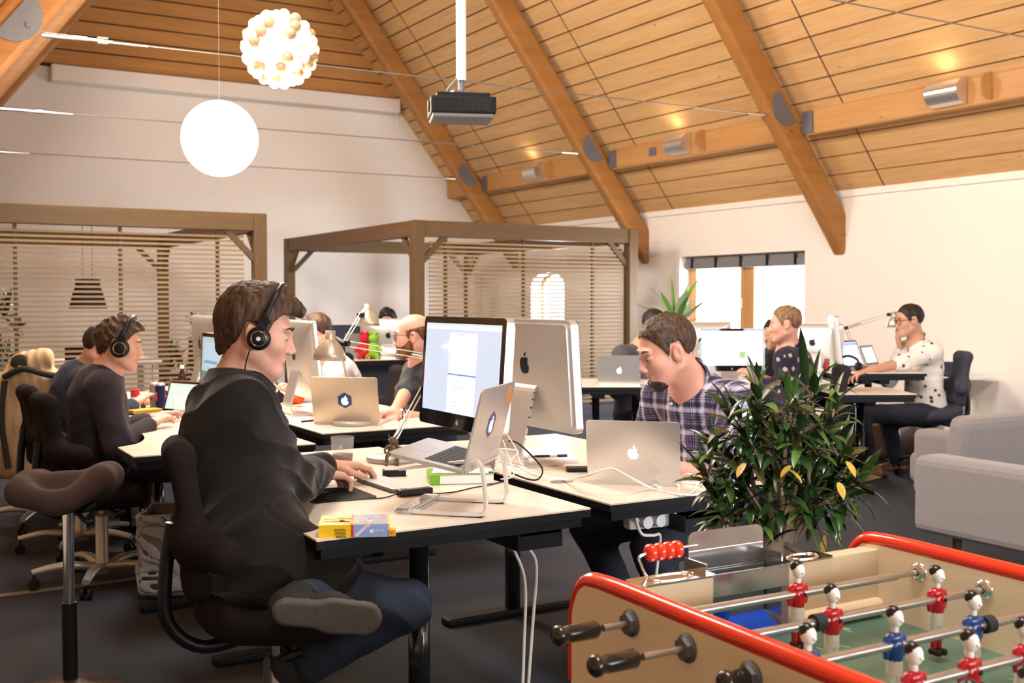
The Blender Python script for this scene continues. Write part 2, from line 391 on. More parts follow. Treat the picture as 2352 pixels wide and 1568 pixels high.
# window 1 (two oak casements and a folded blind), arched window 2
def casement_window():
    y0, y1, z0, z1 = W1; xf = XW+.20
    o = MB(); t = .07
    for y in (y0+t/2, y1-t/2): o.box((xf, y, (z0+z1)/2), (.08, t, z1-z0), bev=.006)
    for z in (z0+t/2, z1-t/2): o.box((xf, (y0+y1)/2, z), (.08, y1-y0, t), bev=.006)
    o.box((xf, (y0+y1)/2, (z0+z1)/2), (.08, .09, z1-z0), bev=.006)
    w = struct(o.build('window_1', M_wframe))
    ym = (y0+y1)/2
    for a, c in ((y0+t, ym-.045), (ym+.045, y1-t)):
        s = MB(); q = .075
        for y in (a+q/2, c-q/2): s.box((xf-.02, y, (z0+z1)/2), (.06, q, z1-z0-2*t), bev=.008)
        for z in (z0+t+q/2, z1-t-q/2): s.box((xf-.02, (a+c)/2, z), (.06, c-a, q), bev=.008)
        sh = s.build('window_sash', M_wframe, w)
        g = MB(); g.box((xf-.02, (a+c)/2, (z0+z1)/2), (.006, c-a-.14, z1-z0-2*t-.14)); g.build('pane', M_glass, sh)
        h = MB(); h.box((xf-.062, a+.04, 1.36), (.02, .022, .12), bev=.006); h.build('handle', M_white, sh)
    s = MB(); s.box((XW+.09, ym, z0-.012), (.24, y1-y0-.004, .024)); s.build('window_sill', M_white, w)
casement_window()
b = MB(); y0, y1 = W1[0]+.01, W1[1]-.01; M_blind = mat('grey_blind_cloth', (.20, .19, .19), .9, var=.1, scale=80)
bl = thing('folded_blind', 'grey fabric roman blind folded up along the head of the oak window', 'blind', (XW+.10, (y0+y1)/2, 1.79))
b.box((0, 0, .085), (.03, y1-y0, .15), bev=.01); b.box((-.02, 0, .04), (.03, y1-y0, .085), bev=.012); b.build('blind_cloth', M_blind, bl)
for k in range(5):
    q = MB(); q.box((-.042, -.88+k*.45, .075), (.008, .035, .13)); q.build('strap', M_blackm, bl)
b = MB(); pts = [(13.68, .5), (14.62, .5)]+[(14.15+.47*math.cos(t), 1.62+.2*math.sin(t)) for t in np.linspace(0, PI, 13)]
b.tube([(XW+.22, y, z) for y, z in pts], .035, 8, closed=True); w2 = struct(b.build('window_2', M_wframe))
b = MB(); b.box((XW+.22, 14.15, 1.1), (.006, .9, 1.25)); b.build('pane', M_glass, w2)

# bright overcast haze with bare trees outside the windows
for k, (y, h_, s_) in enumerate(((12.2, 5.5, 1), (14.6, 6.5, 2), (10.4, 5, 3))):
    t = thing('bare_tree', ['thin bare winter tree outside the oak window', 'taller bare winter tree outside, seen through the left casement', 'slender bare tree outside, seen through the right casement'][k], 'tree', (19+k*1.5, y+7.5, 0))
    r_ = random.Random(s_); tm = MB(); tm.tube([(0, 0, 0), (.1, .05, h_*.5), (0, .1, h_)], [.12, .08, .02], 8, sub=3)
    tm.build('trunk', mat('pale_bark', (.55, .52, .48), .9), t)
    br = MB()
    for _ in range(26):
        z = r_.uniform(.8, h_*.95); a = r_.uniform(0, 6.28); l = r_.uniform(.5, 1.6)*(1.2-z/h_)
        e = (math.cos(a)*l, math.sin(a)*l, z+l*.7); br.tube([(0, .05, z), (e[0]*.5, e[1]*.5, z+l*.25), e], [.025, .015, .005], 6)
        for _ in range(3):
            b2 = a+r_.uniform(-.9, .9); br.tube([(e[0]*.6, e[1]*.6, z+l*.38), (e[0]*.6+math.cos(b2)*l*.4, e[1]*.6+math.sin(b2)*l*.4, z+l*.7)], .006, 5)
    br.build('branches', MATS['pale_bark'], t)

# ------------------------------------------------------------------ rafters, purlins, tie rods
def rafter(y, side, label, w=.17, d=.30):
    t = thing('roof_rafter', label, 'beam', (XW if side > 0 else 0, y, 1.9))
    A = Vector((9.12, y, 1.95)); T = Vector((4.5, y, 1.95+4.62*1.31))
    u = (T-A).normalized(); nrm = Vector((0, 1, 0)).cross(u)
    m = MB(); m.bar(A, T, w, d, up=(0, 1, 0) if False else (0, 0, 1), bev=.045)
    if side < 0: m.v = [(9-a, b_, c_) for a, b_, c_ in m.v]; m.f = [f[::-1] for f in m.f]
    m.build('beam', M_glulam, t, world=True)
    # semicircular steel plates either side, pin plate, foot shoe
    P = Vector((8.02, y, 3.30)) if side > 0 else Vector((.98, y, 3.28)); ux = u if side > 0 else Vector((-u.x, 0, u.z))
    inward = Vector((-ux.z, 0, ux.x)) if side > 0 else Vector((ux.z, 0, -ux.x))
    if inward.z > 0: inward = -inward
    for sgn in (-1, 1):
        poly = [(.19*math.cos(a), .19*math.sin(a)) for a in np.linspace(0, PI, 17)]
        q = MB(); q.prism(poly, 0, .014, frame(P-inward*.12+Vector((0, sgn*(w/2+.0)+(-.014 if sgn < 0 else 0), 0)), ux, inward) if ux.cross(inward).y > 0 else frame(P-inward*.12+Vector((0, sgn*(w/2)+(0 if sgn < 0 else .014), 0)), ux, inward))
        q.cyl(P+Vector((0, sgn*(w/2+.005), 0)), P+Vector((0, sgn*(w/2+.03), 0)), .016, 10)
        q.build('steel_plate', M_steel, t, world=True)
    if side > 0:
        q = MB(); q.cyl(A+u*.18+Vector((0, -.09, 0)), A+u*.18+Vector((0, .09, 0)), .016, 10); q.build('bolt', M_steel, t, world=True)
        q = MB(); q.box((8.93, y+.12, 2.40), (.2, .05, .3)); q.build('wall_bracket', M_glulam, t, world=True)
    return t
RY = (4.9, 8.3, 11.7, 15.1)
rl = ['glulam roof rafter nearest the camera on the right slope', 'glulam roof rafter whose foot rests on the wall right of the oak window', 'glulam roof rafter landing just left of the oak window', 'glulam roof rafter closest to the back gable on the right slope']
ll = ['glulam roof rafter nearest the camera on the left slope', 'wide glulam roof rafter with a grey steel plate filling the top left corner', 'orange glulam rafter just beyond the wide one at the top left corner', 'glulam roof rafter closest to the back gable on the left slope']
for k, y in enumerate(RY):
    if k: rafter(y, 1, rl[k])
    if k: rafter(y, -1, ll[k], w=.17 if k != 1 else .2, d=.30)
tl = ['steel tie cable crossing the roof nearest the camera at the top right', 'steel tie cable passing in front of the bubble pendant lamp', 'steel tie cable passing behind the plain white globe lamp at its upper half', 'steel tie cable lowest on the white back wall']
for k, y in enumerate(RY):
    t = thing('tie_cable', tl[k], 'cable', (.98, y, 3.24))
    m = MB(); m.cyl((.75 if k == 0 else 1.75, y, 3.26), (7.7, y, 3.28), .0055, 8); m.build('cable', M_cable, t, world=True)
    if k:
        m = MB(); m.cyl((1.08, y, 3.255), (1.38, y, 3.257), .018, 12); m.cyl((1.45, y, 3.257), (1.52, y, 3.258), .026, 12); m.cyl((1.36, y, 3.257), (1.8, y, 3.26), .011, 10)
        m.build('turnbuckle', M_chrome, t, world=True)
    m = MB(); m.cone((7.66, y, 3.28), (7.9, y, 3.285), .008, .014, 10); m.build('cable_end', M_chrome, t, world=True)
pl = ['glulam purlin along the right slope, nearest length at the right edge', 'glulam purlin length between the rafters left of the right hand foot', 'glulam purlin length furthest along the right slope', 'short glulam purlin end meeting the back gable']
PX, PZ = 8.42, 3.22
for k, (a, c) in enumerate(((4.0, RY[1]-.12), (RY[1]+.12, RY[2]-.12), (RY[2]+.12, RY[3]-.12), (RY[3]+.12, YB-.05))):
    m = MB(); rot = Euler((0, R(-2), 0)).to_matrix(); m.box((PX, (a+c)/2, PZ), (.15, c-a, .26), rot, bev=.02)
    o = m.build('purlin', M_glulamy); tag(o, pl[k], 'beam')
    if k < 3:
        m = MB(); m.box((PX-.085, c-.05, PZ), (.02, .14, .22)); q = m.build('hanger', M_steel, o)
    if k == 1:
        m = MB(); m.box((PX-.083, 10.7, PZ+.0), (.012, .13, .1)); m.build('junction_plate', M_steel, o)
for k, (y, lb) in enumerate(((6.42, 'nearest half round metal uplight on the purlin at the upper right'), (10.15, 'half round metal uplight on the purlin between the two right rafters'), (13.4, 'half round metal uplight on the purlin left of the middle rafter'))):
    t = thing('purlin_uplight', lb, 'wall lamp', (PX-.08, y, PZ+.02), group=None)
    m = MB(); n = 16; prof = [(.15*math.sin(a), .12*math.cos(a)) for a in np.linspace(0, PI, n)]
    m.prism([(-p, q) for p, q in prof], -.17, .17, frame((0, 0, 0), (1, 0, 0), (0, 0, 1)), smooth=False); m.build('housing', mat('brushed_metal', (.74, .70, .66), .28, .85), t)
    m = MB(); m.prism([(-p*.99, q*.99) for p, q in prof], .1, .12, frame((0, -.295, 0), (1, 0, 0), (0, 0, 1))); m.build('wooden_end', M_glulamy, t)
    l = bpy.data.lights.new('uplight_bulb', 'SPOT'); l.energy = 3.5; l.color = WARM; l.spot_size = R(165); l.spot_blend = 1; l.shadow_soft_size = .12
    lo = bpy.data.objects.new('uplight_bulb', l); C.objects.link(lo); lo.parent = t; lo.location = (-.12, 0, .17); lo.rotation_euler = (R(180), 0, 0)
for y in (3.0, 6.4, 10.1, 13.4):   # added unseen spots at the left, aimed to brighten the right ceiling
    l = bpy.data.lights.new('ceiling_fill_left', 'SPOT'); l.energy = 120; l.color = (1, .78, .52); l.spot_size = R(120); l.spot_blend = 1; l.shadow_soft_size = .1
    lo = bpy.data.objects.new('ceiling_fill_left', l); C.objects.link(lo); lo.location = (.75, y, 3.3); lo.rotation_euler = (0, R(-110), 0)

# projector screen housing along the gable
t = thing('projection_screen_case', 'long white projector screen case fixed under the gable cladding', 'projector screen', (4.8, YB-.15, 4.5))
m = MB(); m.box((0, 0, 0), (5.2, .28, .22), bev=.02); m.build('case', M_wall, t)
m = MB(); m.box((0, -.03, -.115), (5.0, .05, .014)); m.build('slot_bar', mat('warm_grey_metal', (.6, .57, .55), .4, .4), t)
m = MB(); m.tube([(2.55, -.1, -.1), (2.56, -.12, -.35), (2.75, -.12, -.52), (3.0, -.12, -.5)], .006, 6, sub=5); m.build('cord', M_white, t)

# projector on a white pole
PJ = (2.95, 5.56); t = thing('ceiling_projector', 'black video projector hanging on a white pole from the roof', 'projector', (PJ[0], PJ[1], 2.42))
b = MB(); b.M = Matrix.Rotation(R(-22), 4, 'Z')
b.box((0, 0, .075), (.37, .28, .10), bev=.012); b.box((.0, -.03, .135), (.30, .2, .02)); b.build('body', mat('projector_black', (.010, .008, .0075), .6, spec=.2), t)
b = MB(); b.M = Matrix.Rotation(R(-22), 4, 'Z'); b.box((0, 0, .017), (.35, .27, .028), bev=.01); b.build('grey_underside', mat('projector_grey', (.16, .155, .155), .5), t)
b = MB(); b.M = Matrix.Rotation(R(-22), 4, 'Z')
for k in range(16): b.box((-.02+k*.011, -.142, .075), (.004, .004, .07))
b.build('vent', M_black, t)
b = MB(); b.M = Matrix.Rotation(R(-22), 4, 'Z'); b.cyl((-.195, -.04, .08), (-.18, -.04, .08), .035); b.build('lens', M_black, t)
b = MB(); b.box((0, 0, .155), (.16, .12, .02)); b.cyl((0, 0, .15), (0, 0, .235), .018); b.tube([(-.05, 0, .16), (-.09, .0, .17), (-.04, 0, .23), (0, 0, .27)], .006, 6, sub=4); b.build('bracket', M_steel, t)
b = MB(); b.cyl((0, 0, .235), (0, 0, EAVE+SLP*PJ[0]-2.42), .029); b.build('pole', M_white, t)

# pendant lamps
GL = Vector((2.05, 7.32, 2.48))
t = thing('globe_pendant_lamp', 'plain glowing white globe lamp hanging below the bubble lamp', 'lamp', GL)
b = MB(); b.sphere((0, 0, 0), .252, 40); b.build('globe', mat('glowing_opal', (1, 1, 1), .4, emit=3.6, ecol=(.97, .98, 1)), t)
b = MB(); b.cyl((0, 0, .25), (0, 0, 2.6), .0007, 6); b.build('cord', M_cable, t)
l = bpy.data.lights.new('globe_glow', 'POINT'); l.energy = 35; l.color = (.95, .97, 1); l.shadow_soft_size = .26; lo = bpy.data.objects.new('globe_glow', l); C.objects.link(lo); lo.parent = t; lo.location = (0, -.0, -.30)
BL = Vector((2.28, 6.75, 2.99))
t = thing('bubble_pendant_lamp', 'round pendant lamp made of many glowing glass bulbs', 'lamp', BL)
M_bub = mat('glowing_bubble_glass', (.55, .46, .32), .1, emit=.50, ecol=(1, .90, .68)); M_bub2 = mat('dimmer_bubble_glass', (.28, .18, .10), .08, emit=.10, ecol=(1, .66, .36))
b = MB(); b.sphere((0, 0, 0), .17, 24); b.build('inner_lamp', mat('lamp_core', (1, .9, .75), .3, emit=1.2, ecol=(1, .92, .75)), t)
N = 98; sph = []
for mm in (M_bub, M_bub2): q = MB(); q.sphere((0, 0, 0), .038, 12); o_ = q.build('glass_bulb', mm); sph.append(o_.data); bpy.data.objects.remove(o_)
for k in range(N):
    zz = 1-2*(k+.5)/N; rr = math.sqrt(1-zz*zz); a = k*2.39996; p = Vector((rr*math.cos(a), rr*math.sin(a), zz))
    facing = p.dot(Vector((-.3, -.93, -.15)))
    o_ = bpy.data.objects.new('glass_bulb', sph[0 if (k*7 % 10) > 2 else 1]); C.objects.link(o_); o_.parent = t; o_.location = p*.212
b = MB(); b.tube([(0, 0, .24), (.012, 0, .33), (0, 0, .5), (0, 0, 2.35)], .0022, 6); b.build('cord', M_blackm, t)
l = bpy.data.lights.new('bubble_glow', 'POINT'); l.energy = 220; l.color = (1, .78, .52); l.shadow_soft_size = .25; lo = bpy.data.objects.new('bubble_glow', l); C.objects.link(lo); lo.parent = t; lo.location = (0, 0, -.28)

# ceiling spot lamp lighting the boards at the top
t = thing('ceiling_spot', 'small spot lamp throwing warm light on the roof boards beside the projector pole', 'lamp', (6.35, 12.5, 5.45))
b = MB(); b.cyl((0, 0, 0), (.1, 0, -.08), .05, 14); b.bar((.0, -.6, .05), (.05, .6, .05), .03, .03); b.build('housing', M_white, t)
b = MB(); b.cyl((-.01, 0, .008), (.0, 0, .0), .045, 14); b.build('bulb', mat('spot_bulb', (1, .9, .7), .3, emit=3), t)

# ------------------------------------------------------------------ slatted oak pergolas
def brace(t, p, q, mt): m = MB(); m.bar(p, q, .045, .06); m.build('brace', mt, t)
def pergola(x0, x1, y0, y1, name_label, slat_x, studs, right_post_w=.12, open_left=True, backslats=False):
    t = thing('slatted_pergola', name_label, 'pergola', ((x0+x1)/2, (y0+y1)/2, 0)); P = (x0+x1)/2, (y0+y1)/2
    lx0, lx1, ly0, ly1 = x0-P[0], x1-P[0], y0-P[1], y1-P[1]; H = 2.28; pw = .13
    for x in (lx0, lx1):
        for y in (ly0, ly1):
            m = MB(); m.box((x, y, H/2), (pw, pw, H-.0), bev=.006); m.build('post', M_oak, t)
    for y in (ly0, ly1):
        m = MB(); m.box((0, y, H-.09), (lx1-lx0-pw, .10, .18), bev=.006); m.build('beam', M_oakx, t)
    for x in (lx0, lx1):
        m = MB(); m.box((x, 0, H-.09), (.10, ly1-ly0-pw, .18), bev=.006); m.build('beam', M_oaky, t)
    for x, sx in ((lx0, 1), (lx1, -1)):
        for y, sy in ((ly0, 1), (ly1, -1)):
            brace(t, (x, y, H-.52), (x+sx*.36, y, H-.15), M_oak); brace(t, (x, y, H-.52), (x, y+sy*.36, H-.15), M_oak)
    # front slat panel with studs
    a, c = slat_x[0]-P[0], slat_x[1]-P[0]; yf = ly0-.0
    m = MB(); z = .15
    while z < H-.22: m.box(((a+c)/2, yf, z+.01), (c-a, .018, .021)); z += .0470
    o = m.build('slat_panel', M_slat, t)
    for s_ in studs:
        m = MB(); m.box((s_-P[0], yf+.03, H/2), (.03, .04, H-.19)); m.build('stud', M_oak, t)
    if backslats:
        m = MB(); z = .15
        while z < H-.22: m.box((lx1*.0+lx0+.0, 0, z+.01), (.018, ly1-ly0-.2, .021)); z += .047
        m.build('side_slat_panel', M_oaky, t)
    m = MB(); m.box((0, 0, .05), (lx1-lx0+.1, ly1-ly0+.1, .10)); m.build('plinth', mat('grey_plinth', (.07, .07, .085), .8), t)
    return t
pergola(.35, 3.46, 10.95, 15.2, 'slatted oak pergola room on the left with a pendant lamp inside', (.50, 3.30), (1.17, 2.1, 3.04), backslats=False)
pergola(5.25, 8.2, 10.95, 15.2, 'slatted oak pergola room in the middle behind the monitors', (5.40, 8.06), (5.62, 6.65, 7.64))
# inside the left pergola
t = thing('pendant_shade_lamp', 'black metal shade lamp hanging inside the left slatted pergola', 'lamp', (2.13, 13.0, 1.30))
b = MB(); b.lathe([(.205, 0), (.20, .02), (.19, .06), (.155, .2), (.135, .24), (.133, .33), (.0, .335)]); b.lathe([(.195, .0), (.15, .2), (.125, .24), (.0, .32)]); b.build('shade', M_blackm, t)
b = MB(); b.cyl((-.05, 0, .33), (-.05, 0, .95), .004, 6); b.cyl((.05, 0, .33), (.05, 0, .95), .004, 6); b.build('cord', M_blackm, t)
l = bpy.data.lights.new('shade_bulb', 'POINT'); l.energy = 14; l.color = WARM; l.shadow_soft_size = .06; lo = bpy.data.objects.new('shade_bulb', l); C.objects.link(lo); lo.parent = t; lo.location = (0, 0, .05)
for x, y, e in ((1.2, 14.2, 30), (6.9, 14.3, 12)):  # added unseen spots brightening the pergola interiors
    l = bpy.data.lights.new('pergola_fill', 'SPOT'); l.energy = e; l.color = (1, .80, .55); l.spot_size = R(125); l.spot_blend = 1; l.shadow_soft_size = .06
    lo = bpy.data.objects.new('pergola_fill', l); C.objects.link(lo); lo.location = (x, y, 2.2)
t = thing('meeting_table', 'white meeting table standing inside the left slatted pergola', 'table', (2.15, 12.7, .1))
b = MB(); b.box((0, 0, .62), (1.25, .9, .03), bev=.01); b.build('tabletop', M_white, t)
for sx in (-.56, .56):
    for sy in (-.38, .38): b = MB(); b.box((sx, sy, .30), (.06, .06, .61)); b.build('leg', M_white, t)
for k, (x, y, rz) in enumerate(((1.25, 12.6, 0), (3.0, 12.55, PI), (1.9, 11.8, 1.5))):
    t = thing('meeting_chair', ['dark shell chair left of the white meeting table in the pergola', 'dark shell chair right of the white meeting table in the pergola', 'dark shell chair in front of the white meeting table in the pergola'][k], 'chair', (x, y, .1), rz)
    b = MB(); b.box((0, 0, .44), (.42, .44, .04), bev=.015); b.build('seat', M_blackm, t)
    b = MB(); b.box((-.2, 0, .66), (.04, .42, .36), bev=.015); b.build('backrest', M_blackm, t)
    for sx in (-.17, .17):
        for sy in (-.17, .17): b = MB(); b.cyl((sx, sy, .42), (sx*1.15, sy*1.15, 0), .012, 8); b.build('leg', M_blackm, t)
# wall baseboards
b = MB(); b.box((XW-.01, (YF+YB)/2, .05), (.02, YB-YF, .1)); struct(b.build('baseboard_right', M_wall))
b = MB(); b.box(((XL+XW)/2, YB-.01, .05), (XW-XL, .02, .1)); struct(b.build('baseboard_back', M_wall))
# ------------------------------------------------------------------ materials for furniture and devices
M_top = mat('cream_laminate', (.76, .655, .545), .28, var=.015, scale=8)
M_edge = mat('black_desk_edge', (.005, .005, .0055), .55, var=.2, spec=.25)
M_fabD = mat('dark_brown_grey_fabric', (.0115, .0075, .007), .95, var=.35, scale=300, bump=.3, spec=.2)
M_fabS = mat('taupe_fabric', (.062, .040, .034), .95, var=.25, scale=300, bump=.3, sheen=.03, spec=.2)
M_fabK = mat('black_fabric', (.014, .014, .017), .9, var=.3, scale=300, bump=.3)
M_silver = mat('silver_paint', (.50, .49, .48), .35, .5, var=.03)
M_sofa = mat('grey_beige_wool', (.20, .18, .178), .95, var=.22, scale=160, bump=.5, stretch=(1, 1, .35), sheen=.2)
M_bezel = mat('black_glass', (.006, .006, .006), .06, var=0, coat=.5)
M_key = mat('black_keys', (.02, .02, .022), .5)
M_logoD = mat('dark_mirror_logo', (.05, .05, .05), .15, .6)
M_logoG = mat('glowing_logo', (.8, .85, 1), .4, emit=1.6, ecol=(.80, .90, 1))
SCR = .82
def screen_mat(name, kind, strength=1.0):
    """emissive screen picture, laid out in generated coordinates (x across, z up)"""
    m = bpy.data.materials.new(name); m.use_nodes = True; nt = m.node_tree; L = nt.links.new; b = nt.nodes['Principled BSDF']
    b.inputs['Roughness'].default_value = .12; b.inputs['Base Color'].default_value = (.02, .02, .02, 1)
    tc = nt.nodes.new('ShaderNodeTexCoord'); sp = nt.nodes.new('ShaderNodeSeparateXYZ'); L(tc.outputs['UV'], sp.inputs[0])
    col = None
    def rng(sock, a, c):
        g = nt.nodes.new('ShaderNodeMath'); g.operation = 'GREATER_THAN'; g.inputs[1].default_value = a; L(sock, g.inputs[0])
        l = nt.nodes.new('ShaderNodeMath'); l.operation = 'LESS_THAN'; l.inputs[1].default_value = c; L(sock, l.inputs[0])
        q = nt.nodes.new('ShaderNodeMath'); q.operation = 'MULTIPLY'; L(g.outputs[0], q.inputs[0]); L(l.outputs[0], q.inputs[1]); return q.outputs[0]
    def rect(prev, x0, x1, y0, y1, c):
        a = rng(sp.outputs[0], x0, x1); d = rng(sp.outputs[1], y0, y1)
        q = nt.nodes.new('ShaderNodeMath'); q.operation = 'MULTIPLY'; L(a, q.inputs[0]); L(d, q.inputs[1])
        mx = nt.nodes.new('ShaderNodeMix'); mx.data_type = 'RGBA'; L(q.outputs[0], mx.inputs[0])
        if isinstance(prev, tuple): mx.inputs[6].default_value = (*prev, 1)
        else: L(prev, mx.inputs[6])
        mx.inputs[7].default_value = (*c, 1); return mx.outputs[2]
    bases = {'doc': (.62, .67, .80), 'bright': (.9, .97, 1), 'blue': (.60, .68, .95), 'site': (.5, .62, .6), 'dim': (.40, .38, .38), 'green': (.75, .85, .75)}
    col = bases[kind]
    if kind == 'doc':
        for r in ((0, 1, .93, .975, (.80, .82, .88)), (0, 1, .975, 1, (.70, .73, .80)), (.34, .71, 0, .90, (.86, .88, .95)), (.34, .71, .425, .44, (.16, .26, .62)),
                  (.44, .55, .875, .882, (.5, .52, .6)), (.42, .70, .845, .848, (.72, .75, .85)), (.2, .02+.98, .955, .957, (.6, .63, .7))): col = rect(col, *r)
        rr = random.Random(4); y = .82
        while y > .5:
            col = rect(col, .345, .345+rr.uniform(.02, .055), y, y+.006, (.62, .66, .76)); y -= .022
        for k, (x, y, w_) in enumerate(((.44, .36, .05), (.42, .32, .03), (.42, .28, .11), (.40, .24, .06), (.42, .12, .05), (.40, .08, .12), (.40, .05, .07))): col = rect(col, x, x+w_, y, y+.007, (.6, .64, .74))
    elif kind == 'bright':
        for r in ((.25, .30, .62, .75, (.75, .85, .95)), (.55, .62, .62, .78, (.8, .88, .92)), (.72, .92, .80, .83, (.6, .85, .55)), (.0, 1, .95, 1, (.75, .85, .92)), (.62, .72, .22, .40, (.25, .40, .15))): col = rect(col, *r)
    elif kind == 'blue':
        for r in ((0, 1, .86, .97, (.25, .33, .70)), (.05, .95, .1, .8, (.78, .84, 1))): col = rect(col, *r)
    elif kind == 'site':
        for r in ((0, 1, .0, .35, (.16, .24, .26)), (.1, .9, .45, .9, (.55, .68, .78)), (.1, .6, .50, .56, (.2, .4, .6))): col = rect(col, *r)
    elif kind == 'dim':
        for r in ((0, 1, .9, 1, (.6, .6, .65)), (.05, .4, .1, .8, (.5, .5, .5)), (.45, .95, .1, .8, (.33, .31, .31))): col = rect(col, *r)
    (L(col, b.inputs['Emission Color']) if not isinstance(col, tuple) else setattr(b.inputs['Emission Color'], 'default_value', (*col, 1))); b.inputs['Emission Strength'].default_value = strength*SCR; MATS[name] = m; return m
def quad_uv(name, corners, m, parent):
    """flat picture quad; corners BL, BR, TR, TL in parent's local space"""
    me = bpy.data.meshes.new(name); me.from_pydata([tuple(c) for c in corners], [], [(0, 1, 2, 3)]); uv = me.uv_layers.new(name='UV')
    for i, c in enumerate(((0, 0), (1, 0), (1, 1), (0, 1))): uv.data[i].uv = c
    me.materials.append(m); o = bpy.data.objects.new(name, me); C.objects.link(o); o.parent = parent; return o
APPLE = [(0, .60), (.10, .66), (.22, .69), (.36, .66), (.48, .58), (.41, .50), (.37, .40), (.36, .28), (.40, .16), (.47, .08), (.56, .02), (.52, -.12), (.43, -.28), (.33, -.40), (.23, -.46), (.12, -.45), (0, -.41),
         (-.12, -.45), (-.23, -.46), (-.34, -.38), (-.46, -.20), (-.54, .02), (-.56, .22), (-.52, .42), (-.42, .58), (-.28, .67), (-.12, .66)]
LEAF = [(0, .74), (.01, .86), (.08, .97), (.20, 1.04), (.24, 1.04), (.23, .92), (.16, .81), (.07, .75)]
def fruit_logo(parent, M, size, m, name='fruit_logo'):
    b = MB()
    for poly in (APPLE, LEAF): b.prism([(x*size/1.5, (y-.29)*size/1.5) for x, y in poly], 0, .0012, M)
    return b.build(name, m, parent)

# ------------------------------------------------------------------ office saddle chair with cross shaped back
def saddle_seat(mt, seat, scale=1.0):
    s = SDF(); z = seat-.045
    s.u(EL((0, 0, z), (.22*scale, .20*scale, .055)), .02)
    for sy in (-1, 1):
        s.u(RC((-.10, sy*.13, z+.005), (.12, sy*.15, z-.02), .055, .045), .07)
    s.u(RC((-.17, -.12, z+.03), (-.17, .12, z+.03), .045), .06); s.u(RC((.05, 0, z+.01), (.20, 0, z+.02), .045, .03), .05)
    return s
def office_chair(label, loc, rz, seat=.52, fabric=None, metal=None, group=None, back=True, wing=True, col=None, res=.012):
    fabric = fabric or M_fabD; metal = metal or M_silver
    t = thing('office_chair', label, 'chair', loc, rz, group)
    solid('seat', saddle_seat(fabric, seat), res, fabric, t)
    if back:
        s = SDF(); z0 = seat+.06
        s.u(RB((-.235, 0, z0+.17), (.035, .12, .21), .033, np.array(Euler((0, R(-9), 0)).to_matrix())), .03)
        s.u(RC((-.27, -.07, z0+.36), (-.27, .07, z0+.36), .035), .05)
        s.u(RC((-.21, -.06, z0-.0), (-.21, .06, z0-.0), .05), .05)
        if wing:
            for sy in (-1, 1): s.u(RC((-.24, sy*.08, z0+.12), (-.16, sy*.24, z0+.11), .055, .05), .05)
        solid('backrest', s, res, fabric, t)
        m = MB(); m.tube([(-.02, 0, seat-.10), (-.20, 0, seat-.14), (-.30, 0, seat-.06), (-.305, 0, seat+.08), (-.285, 0, seat+.22)], .020, 10, sub=5); m.build('back_stem', M_black, t)
    m = MB(); m.box((0, 0, seat-.11), (.22, .10, .045), bev=.015); m.cyl((.0, -.05, seat-.11), (.02, -.19, seat-.13), .009, 8); m.cyl((.05, -.20, seat-.12), (.0, -.19, seat-.135), .016, 8); m.build('mechanism', M_black, t)
    m = MB(); m.cyl((0, 0, seat-.12), (0, 0, .30), .014, 16); m.build('gas_lift', M_chrome, t)
    m = MB(); m.lathe([(.0, .345), (.027, .345), (.030, .33), (.030, .09), (.04, .08), (.04, .05), (0, .05)]); m.build('column', metal, t)
    for k in range(5):
        a = 2*PI*k/5+.4; d = Vector((math.cos(a), math.sin(a), 0)); m = MB()
        m.tube([d*.02+Vector((0, 0, .085)), d*.18+Vector((0, 0, .105)), d*.32+Vector((0, 0, .085))], [.03, .026, .02], 8, flat=.75, sub=4); m.build('base_arm', metal, t)
        m = MB(); n = Vector((-d.y, d.x, 0)); p = d*.31+Vector((0, 0, .028))
        for sg in (-1, 1): m.cyl(p+n*sg*.010, p+n*sg*.024, .028, 12)
        m.cyl(p+Vector((0, 0, .0)), p+Vector((0, 0, .05)), .008, 8); m.build('caster', M_black, t)
    return t

